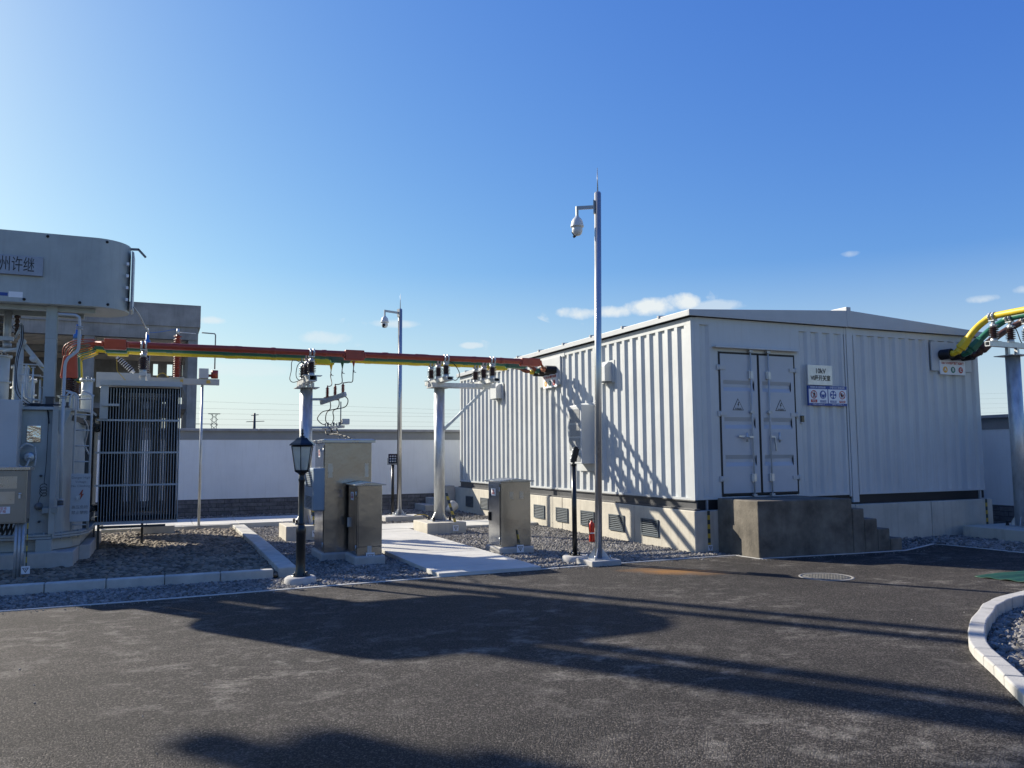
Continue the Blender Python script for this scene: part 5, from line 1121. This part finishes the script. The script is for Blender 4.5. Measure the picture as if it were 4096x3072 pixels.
# bracket carrying the first insulator row above the radiators
bk = MB().box(-8.40, -8.28, 4.70, 6.05, 3.045, 3.10).box(-8.38, -8.30, 4.80, 4.88, 2.93, 3.045).box(-8.38, -8.30, 5.85, 5.93, 2.93, 3.045).build('bar_bracket', 'box_grey', tr)
for y in (YR, YG): insulator_parts(tr, -8.34, y, 3.10, ZBUS, .085)
d0, d1 = Vector((-8.50, 5.35, 3.15)), Vector((-8.79, 5.35, 3.43)); ax = (d1 - d0).normalized(); L0 = (d1 - d0).length
prof = [(0, 0), (.03, 0), (.03, .03)]
for i in range(8): z = .04 + i * (L0 - .08) / 8; prof += [(.028, z), (.055, z + .008), (.055, z + .012), (.028, z + .02)]
prof += [(.03, L0 - .03), (.03, L0), (0, L0)]
ti = MB().lathe(prof, d0, 18, ax).build('tilted_insulator', 'white_sign', tr); MB().cyl(d0 + ax * .045, d1 - ax * .04, .037, 14).build('insulator_core', 'rubber', ti)
MB().tube(smooth_path([d1, (-8.78, 5.30, 3.2), (-8.74, 5.25, 3.12), (-8.62, 5.2, 2.98)]), .006, 5).build('signal_wire', 'strap_yellow', tr)
MB().tube(smooth_path([(-8.48, 3.3, 4.02), (-8.40, 3.6, 3.95), (-8.33, 4.6, 3.92), (-8.30, 5.8, 4.02), (-8.30, 6.6, 4.05), (-8.32, 7.6, 4.30)]), .013, 8).build('oil_hose', 'galv_dull', tr)

# ---- cabinet on legs in front of the transformer
t = thing('control_box', 'brown grey steel control box on conduit legs in front of the transformer tank', 'control box', (-9.9, 1.6, 0))
B(-10.3, -9.625, 1.5, 1.86, .74, 1.44).build('body', 'box_steel', t, bevel=.006); B(-10.33, -9.595, 1.47, 1.89, 1.44, 1.485).build('rain_cap', 'stainless_cap', t, bevel=.004)
B(-10.28, -9.645, 1.49, 1.4995, .76, 1.42).build('door_leaf', 'box_steel', t, bevel=.003)
MB().box(-9.715, -9.69, 1.465, 1.49, 1.07, 1.13).cyl((-9.70, 1.475, 1.12), (-9.70, 1.475, 1.14), .018, 10).build('handle', 'galvanised', t)
B(-10.16, -9.805, 1.4885, 1.4895, .875, .965).build('sticker', 'white_sign', t); text('5号主变本\n体端子箱', .040, (-9.93, 1.4875, .92), t, 'sign_red')
B(-10.2, -9.76, 1.4885, 1.4895, 1.00, 1.16).box(-10.15, -9.74, 1.4885, 1.4895, 1.2, 1.36).build('paper_residue', 'stainless_cap', t)
for k in range(3): MB().cyl((-9.735 + k * .042, 1.56, -.05), (-9.735 + k * .042, 1.56, .74), .019, 12).build('conduit_leg', 'galv_dull', t)
MB().cyl((-10.2, 1.56, -.05), (-10.2, 1.56, .74), .019, 12).build('conduit_leg', 'galv_dull', t)
cbm = MB()
for k in range(7): cbm.tube(smooth_path([(-10.15 + k * .055, 1.7, .74), (-10.13 + k * .055, 1.68, .62), (-10.10 + k * .05, 1.66, .60), (-10.05 + k * .05, 1.7, .74)]), .014, 6)
cbm.build('cable_loops', 'rubber', t)
B(-9.61, -9.595, 1.55, 1.56, .1, .8).build('earth_strap', 'strap_stripe', t); marker_plate(-9.60, 1.5, .13, t, s=.10)

# ---- neutral earthing stand behind the radiators
t = thing('neutral_earthing_stand', 'pale steel rail behind the radiators carrying a red arrester, a grey box and rod gap', 'earthing stand', (-8.0, 8.15, 0))
MB().box(-9.3, -6.85, 8.08, 8.22, 3.19, 3.20).box(-9.3, -6.85, 8.08, 8.09, 3.20, 3.31).box(-9.3, -6.85, 8.08, 8.22, 3.31, 3.32).build('rail', 'rail_paint', t)
B(-9.3, -8.25, 8.06, 8.079, 3.08, 3.40).build('deep_plate', 'rail_paint', t)
for x in (-7.2, -9.1): MB().cyl((x, 8.15, -.05), (x, 8.15, 3.19), .028, 12).build('leg', 'galvanised', t)
prof = [(0, 0), (.07, 0), (.07, .02), (.045, .03)]
for i in range(17): z = .04 + i * .049; prof += [(.045, z), (.085, z + .012), (.085, z + .018), (.045, z + .034)]
prof += [(.05, .90), (.085, .905), (.085, .915), (.04, .92), (.04, .95), (0, .95)]
MB().lathe(prof, (-7.73, 8.15, 3.335), 20).build('surge_arrester', 'arrester_red', t); B(-7.88, -7.58, 8.05, 8.25, 3.322, 3.335).build('seat_plate', 'galvanised', t)
MB().cyl((-7.73, 8.15, 4.28), (-7.73, 8.15, 4.42), .03, 10).cyl((-7.70, 8.15, 4.34), (-7.36, 8.15, 4.33), .010, 8).build('gap_rod', 'galvanised', t)
MB().tube([(-6.95, 8.15, 3.55), (-6.95, 8.15, 4.32), (-6.97, 8.15, 4.35), (-7.24, 8.15, 4.36)], .014, 10).build('gap_rod', 'grey_steel', t)
MB().cyl((-6.95, 8.15, 3.34), (-6.95, 8.15, 3.52), .075, 20).cyl((-7.08, 8.15, 3.40), (-6.95, 8.15, 3.40), .03, 10).build('gap_insulator', 'bus_red', t)
B(-7.28, -7.08, 8.05, 8.25, 3.33, 3.55).build('terminal_box', 'box_grey', t, bevel=.006)
MB().lathe([(0, 0), (.06, 0), (.06, .12), (.035, .15), (.03, .3), (0, .31)], (-8.34, 8.15, 4.0), 16).build('blue_terminal', 'blue_cap', t)
MB().cyl((-8.34, 8.15, 3.32), (-8.34, 8.15, 4.0), .06, 16).build('terminal_post', 'porcelain', t)
MB().tube(smooth_path([(-8.34, 8.15, 4.3), (-8.1, 8.15, 4.33), (-7.73, 8.15, 4.42)]), .006, 5).build('lead', 'blue_cap', t)
MB().tube(smooth_path([(-7.9, 8.1, 3.33), (-8.0, 8.08, 3.42), (-8.1, 8.06, 3.38), (-8.12, 8.05, 3.32)]), .008, 6).build('signal_wire', 'strap_yellow', t)
B(-7.66, -7.6, 8.07, 8.079, 3.22, 3.29).build('brass_tag', 'brass', t); B(-7.12, -7.04, 8.07, 8.079, 3.22, 3.29).build('brass_tag', 'brass', t)

# ================================================================== SMALL THINGS
t = thing('fire_extinguisher', 'small red fire extinguisher standing on the crushed stone behind the near camera mast', 'fire extinguisher', (-.75, 2.12, 0))
MB().lathe([(0, .0), (.048, .0), (.052, .01), (.052, .29), (.046, .33), (.02, .36), (.018, .38), (0, .38)], (-.75, 2.12, .0), 22).build('cylinder', 'extinguisher_red', t)
MB().lathe([(.053, .15), (.053, .17)], (-.75, 2.12, 0), 22).build('band', 'white_sign', t)
MB().cyl((-.75, 2.12, .37), (-.75, 2.12, .42), .012, 8).bar((-.76, 2.12, .42), (-.68, 2.10, .43), .02, .012).bar((-.76, 2.12, .40), (-.69, 2.10, .40), .02, .01).build('valve', 'rubber', t)
MB().tube(smooth_path([(-.76, 2.12, .40), (-.82, 2.10, .40), (-.83, 2.09, .30), (-.81, 2.09, .12)]), .009, 7).build('hose', 'rubber', t)
t = thing('bucket', 'tipped over white plastic bucket beside the small concrete steps', 'bucket', (0, 0, 0))
MB().lathe([(0, 0), (.10, 0), (.135, .26), (.142, .26), (.142, .275), (.13, .275), (.095, .012), (0, .012)], (0, 0, 0), 24).build('shell', 'bucket_white', t)
MB().tube([(.14 * math.cos(R(a)), .14 * math.sin(R(a)), .255 - .05 * abs(math.sin(R(a)))) for a in range(0, 181, 15)], .004, 5).build('handle', 'galv_dull', t)
t.location = (-.98, 9.45, .125); t.rotation_euler = (R(-58), R(25), R(-40))
t = thing('manhole_cover', 'round pale rimmed manhole cover set in the asphalt', 'manhole cover', (-.12, -2.9, 0))
MB().lathe([(.30, .002), (.30, .005), (.335, .005), (.34, .001), (.34, -.02)], (-.12, -2.9, 0), 40).build('rim', 'manhole_rim', t)
c = MB().lathe([(0, .004), (.29, .004), (.295, .001)], (-.12, -2.9, 0), 40); 
for i in range(-5, 6):
    for j in range(-5, 6):
        if i * i + j * j < 26: c.box(-.12 + i * .05 - .016, -.12 + i * .05 + .016, -2.9 + j * .05 - .016, -2.9 + j * .05 + .016, .004, .008)
c.build('lid', 'manhole', t)
# green mesh sheet on the road
mb = MB(); nx, ny = 40, 18; vs = []
for j in range(ny + 1):
    for i in range(nx + 1):
        u, v = i / nx, j / ny; x = 1.52 + 3.2 * u + .10 * (1 - v) ; y = -4.42 + .68 * v + .02 * math.sin(u * 9)
        vs.append((x, y, .010 + .007 * math.sin(v * 19 + u * 2) + .003 * math.sin(u * 23 + v * 5)))
mb.add(vs, [(j * (nx + 1) + i, j * (nx + 1) + i + 1, (j + 1) * (nx + 1) + i + 1, (j + 1) * (nx + 1) + i) for j in range(ny) for i in range(nx)], True)
o = mb.build('green_sheet', 'tarp_green'); sm = o.modifiers.new('solid', 'SOLIDIFY'); sm.thickness = .006; tag(o, 'dark green rippled mesh sheet lying on the asphalt at the right edge', 'sheet')
mb = MB().tube(smooth_path([(-2.2, 8.5, .11), (-1.95, 8.55, .12), (-1.85, 8.42, .06), (-1.9, 8.3, .02)]), .01, 6)
mb.build('earth_wire', 'strap_yellow', m2)

# ================================================================== BEYOND THE WALL
t = thing('concrete_frame_building', 'bare grey concrete open frame building behind the transformer and the long wall', 'building', (-13, 25, 0))
MB().box(-25.2, -6.77, 21.0, 21.3, 6.4, 7.23).box(-7.07, -6.77, 21.3, 30.1, 6.4, 7.23).box(-25.2, -7.07, 29.8, 30.1, 6.4, 7.23).build('parapet', 'frame_concrete', t, bevel=.01)
MB().box(-25.2, -6.84, 21.06, 21.43, 5.93, 6.4).box(-7.21, -6.84, 21.43, 30.04, 5.93, 6.399).box(-25.2, -7.21, 29.67, 30.04, 5.93, 6.4).box(-25.2, -7.14, 25.2, 25.6, 5.79, 6.15).build('beam', 'frame_concrete', t)
mb = MB(); y = 21.44
while y < 29.6: mb.box(-25.2, -7.21, y, y + .22, 6.02, 6.3); y += .42
mb.box(-25.2, -7.21, 21.43, 29.67, 6.3, 6.38); mb.build('ribbed_deck', 'deck', t)
for x in (-7.17, -10.61, -14.03, -17.5):
    MB().box(x, x + .33, 21.1, 21.42, -.1, 5.93).build('pillar', 'frame_concrete', t)
MB().box(-7.17, -6.84, 29.5, 29.85, -.1, 5.93).box(-7.17, -6.84, 25.2, 25.6, -.1, 5.93).split('pillar', 'frame_concrete', t)
MB().extr([(-7.17, 21.25, 4.49), (-7.17, 21.25, 3.82), (-7.38, 21.25, 4.25), (-7.69, 21.25, 4.37), (-8.74, 21.25, 4.37), (-8.74, 21.25, 4.49)], (0, .15, 0)).build('haunch', 'frame_concrete', t)
MB().box(-25.2, -8.43, 29.68, 29.85, -.1, 5.93).box(-8.43, -7.17, 29.68, 29.85, 4.37, 5.37).box(-8.23, -7.84, 29.69, 29.84, 5.371, 5.93).box(-7.61, -7.18, 29.69, 29.84, 5.371, 5.93).build('rear_wall', 'frame_concrete', t)
B(-25.2, -7.17, 21.6, 29.4, 3.38, 3.57).build('floor_slab', 'frame_concrete', t)

def pylon_mono(x, y, h):
    t = thing('power_pylon', 'slim distant single pole pylon with short cross arms above the long wall', 'pylon', (x, y, 0))
    MB().tube([(x, y, 0), (x, y, h)], [.55, .28], 8).build('pole', 'wire', t); m_ = MB()
    for z, l in ((h - .4, 1.0), (h - 2.0, 2.4), (h - 4.0, 2.2), (h - 6.0, 2.4), (h - 7.4, 1.4)): m_.bar((x - l * .8, y, z - .2), (x + l, y, z), .16, .16)
    m_.build('cross_arm', 'wire', t)
pylon_mono(13.4, 200, 12.4)
t = thing('power_pylon', 'distant lattice pylon with twin legs seen past the thin pale post', 'pylon', (.7, 200, 0))
mb = MB()
for sx in (-3.2, 3.2):
    for ox in (-.8, .8): mb.bar((.7 + sx + ox * 1.2, 200, 0), (.7 + sx + ox * .5, 200, 12.0), .13, .13)
    for k in range(9): z = k * 1.33; mb.bar((.7 + sx - .9, 200, z), (.7 + sx + .8, 200, z + 1.33), .1, .1).bar((.7 + sx + .9, 200, z), (.7 + sx - .8, 200, z + 1.33), .1, .1)
    mb.bar((.7 + sx - 1.4, 200, 12.1), (.7 + sx + 1.4, 200, 12.1), .2, .2)
mb.bar((-3.4, 200, 8.2), (4.8, 200, 8.2), .15, .15).bar((-3.4, 200, 9.6), (4.8, 200, 9.6), .12, .12)
mb.build('lattice', 'wire', t)
def line(z0, z1, z2, k):
    pts = []
    for i in range(61):
        s = i / 60; x = -60 + 420 * s; y = 200 + (x > 65) * 0
        z = z0 + (z1 - z0) * (x + 0) / 67 if x < 67 else z1 + (z2 - z1) * (x - 67) / 214
        pts.append((x, y + k * .6, z))
    o = MB().tube(pts, .016, 4, caps=False).build('power_line', 'wire'); return o
for k, (a, b, c, lab) in enumerate(((15.1, 13.95, 23.4, 'highest distant power line crossing the sky above the long wall'), (13.45, 12.9, 21.5, 'second highest distant power line above the long wall'),
                                    (12.2, 12.1, 19.6, 'middle distant power line above the long wall'), (10.9, 10.6, 17.9, 'second lowest distant power line above the long wall'), (9.5, 9.4, 16.1, 'lowest distant power line, just over the coping of the long wall'))):
    tag(line(a, b, c, k), lab, 'power line', 'distant power lines')
# distant tree top over the right wall
t = thing('tree', 'distant bushy tree top showing above the wall at the far right', 'tree', (160, 110, 0))
tb = (187, 118)
MB().tube([(tb[0], tb[1], 0), (tb[0], tb[1], 7)], [.5, .3], 8).build('trunk', 'bark', t)
cr_ = MB(); rnd = random.Random(5)
for k in range(1500):
    a, b = rnd.uniform(0, 6.28), rnd.gauss(0, .5); rad = rnd.random() ** .5 * 3.6; c = Vector((tb[0] + rad * math.cos(a), tb[1] + rad * math.sin(a), 8.3 + 2.2 * rnd.uniform(-1, 1) * (1 - (rad / 4.2) ** 2)))
    n_ = Vector((rnd.uniform(-1, 1), rnd.uniform(-1, 1), rnd.uniform(-1, 1))).normalized(); u_ = n_.cross(Vector((0, 0, 1))).normalized() * .35; v_ = n_.cross(u_).normalized() * .35
    cr_.add([c - u_, c + v_, c + u_, c - v_], [(0, 1, 2, 3)])
cr_.build('crown', 'leaf', t, fixn=False)

# ================================================================== OUT OF FRAME: what throws the long shadows on the road, then a building added for reflections
t = thing('high_voltage_gantry', 'tall grey steel line gantry standing out of view to the left beyond the transformer', 'gantry', (-15.5, 8.4, 0))
for x, y, h, r in ((-12.19, 9.06, 10.8, .13), (-11.86, 9.33, 10.3, .12), (-14.5, 8.6, 12.5, .30), (-14.05, 8.75, 12.0, .16)):
    MB().tube([(x, y, -.1), (x, y, h)], [r, r * .85], 14).build('column', 'galvanised', t)
mb = MB()
for y in (8.45, 8.75): mb.bar((-18.2, y, 11.25), (-13.2, y, 11.25), .05, .05)
mb.split('lattice_beam', 'galvanised', t)
for x, z0, z1, r in ((-17.75, 9.7, 10.9, .20), (-17.35, 9.9, 11.15, .26), (-17.0, 10.3, 11.2, .16), (-15.9, 11.3, 13.0, .30), (-15.3, 11.3, 13.2, .34), (-14.9, 11.3, 12.8, .25)):
    pr = [(r * .6, z0)]; n = 10
    for i in range(n): z = z0 + (z1 - z0) * i / n; q = (z1 - z0) / n; pr += [(r * .6, z), (r, z + q * .3), (r, z + q * .45), (r * .6, z + q * .8)]
    MB().lathe(pr, (x, 8.6, 0), 16).build('string_insulator', 'porcelain', t)
t = thing('added_building', 'plain tan building added unseen behind the viewpoint to cut sky light and darken reflections', 'building', (-6, -34, 0))  # added unseen: cuts low sky light and darkens the cabinet reflections
B(-46, 30, -44, -32, -.1, 4.6).build('wall', 'tan_render', t); B(-46.3, 30.3, -44.3, -31.7, 4.6, 5.1).build('parapet', 'wall_band', t)
for k in range(14):
    x = -43 + k * 5.2
    for z in (1.2,): B(x, x + 2.4, -31.999, -31.96, z, z + 1.9).build('window', 'glass_black', t)
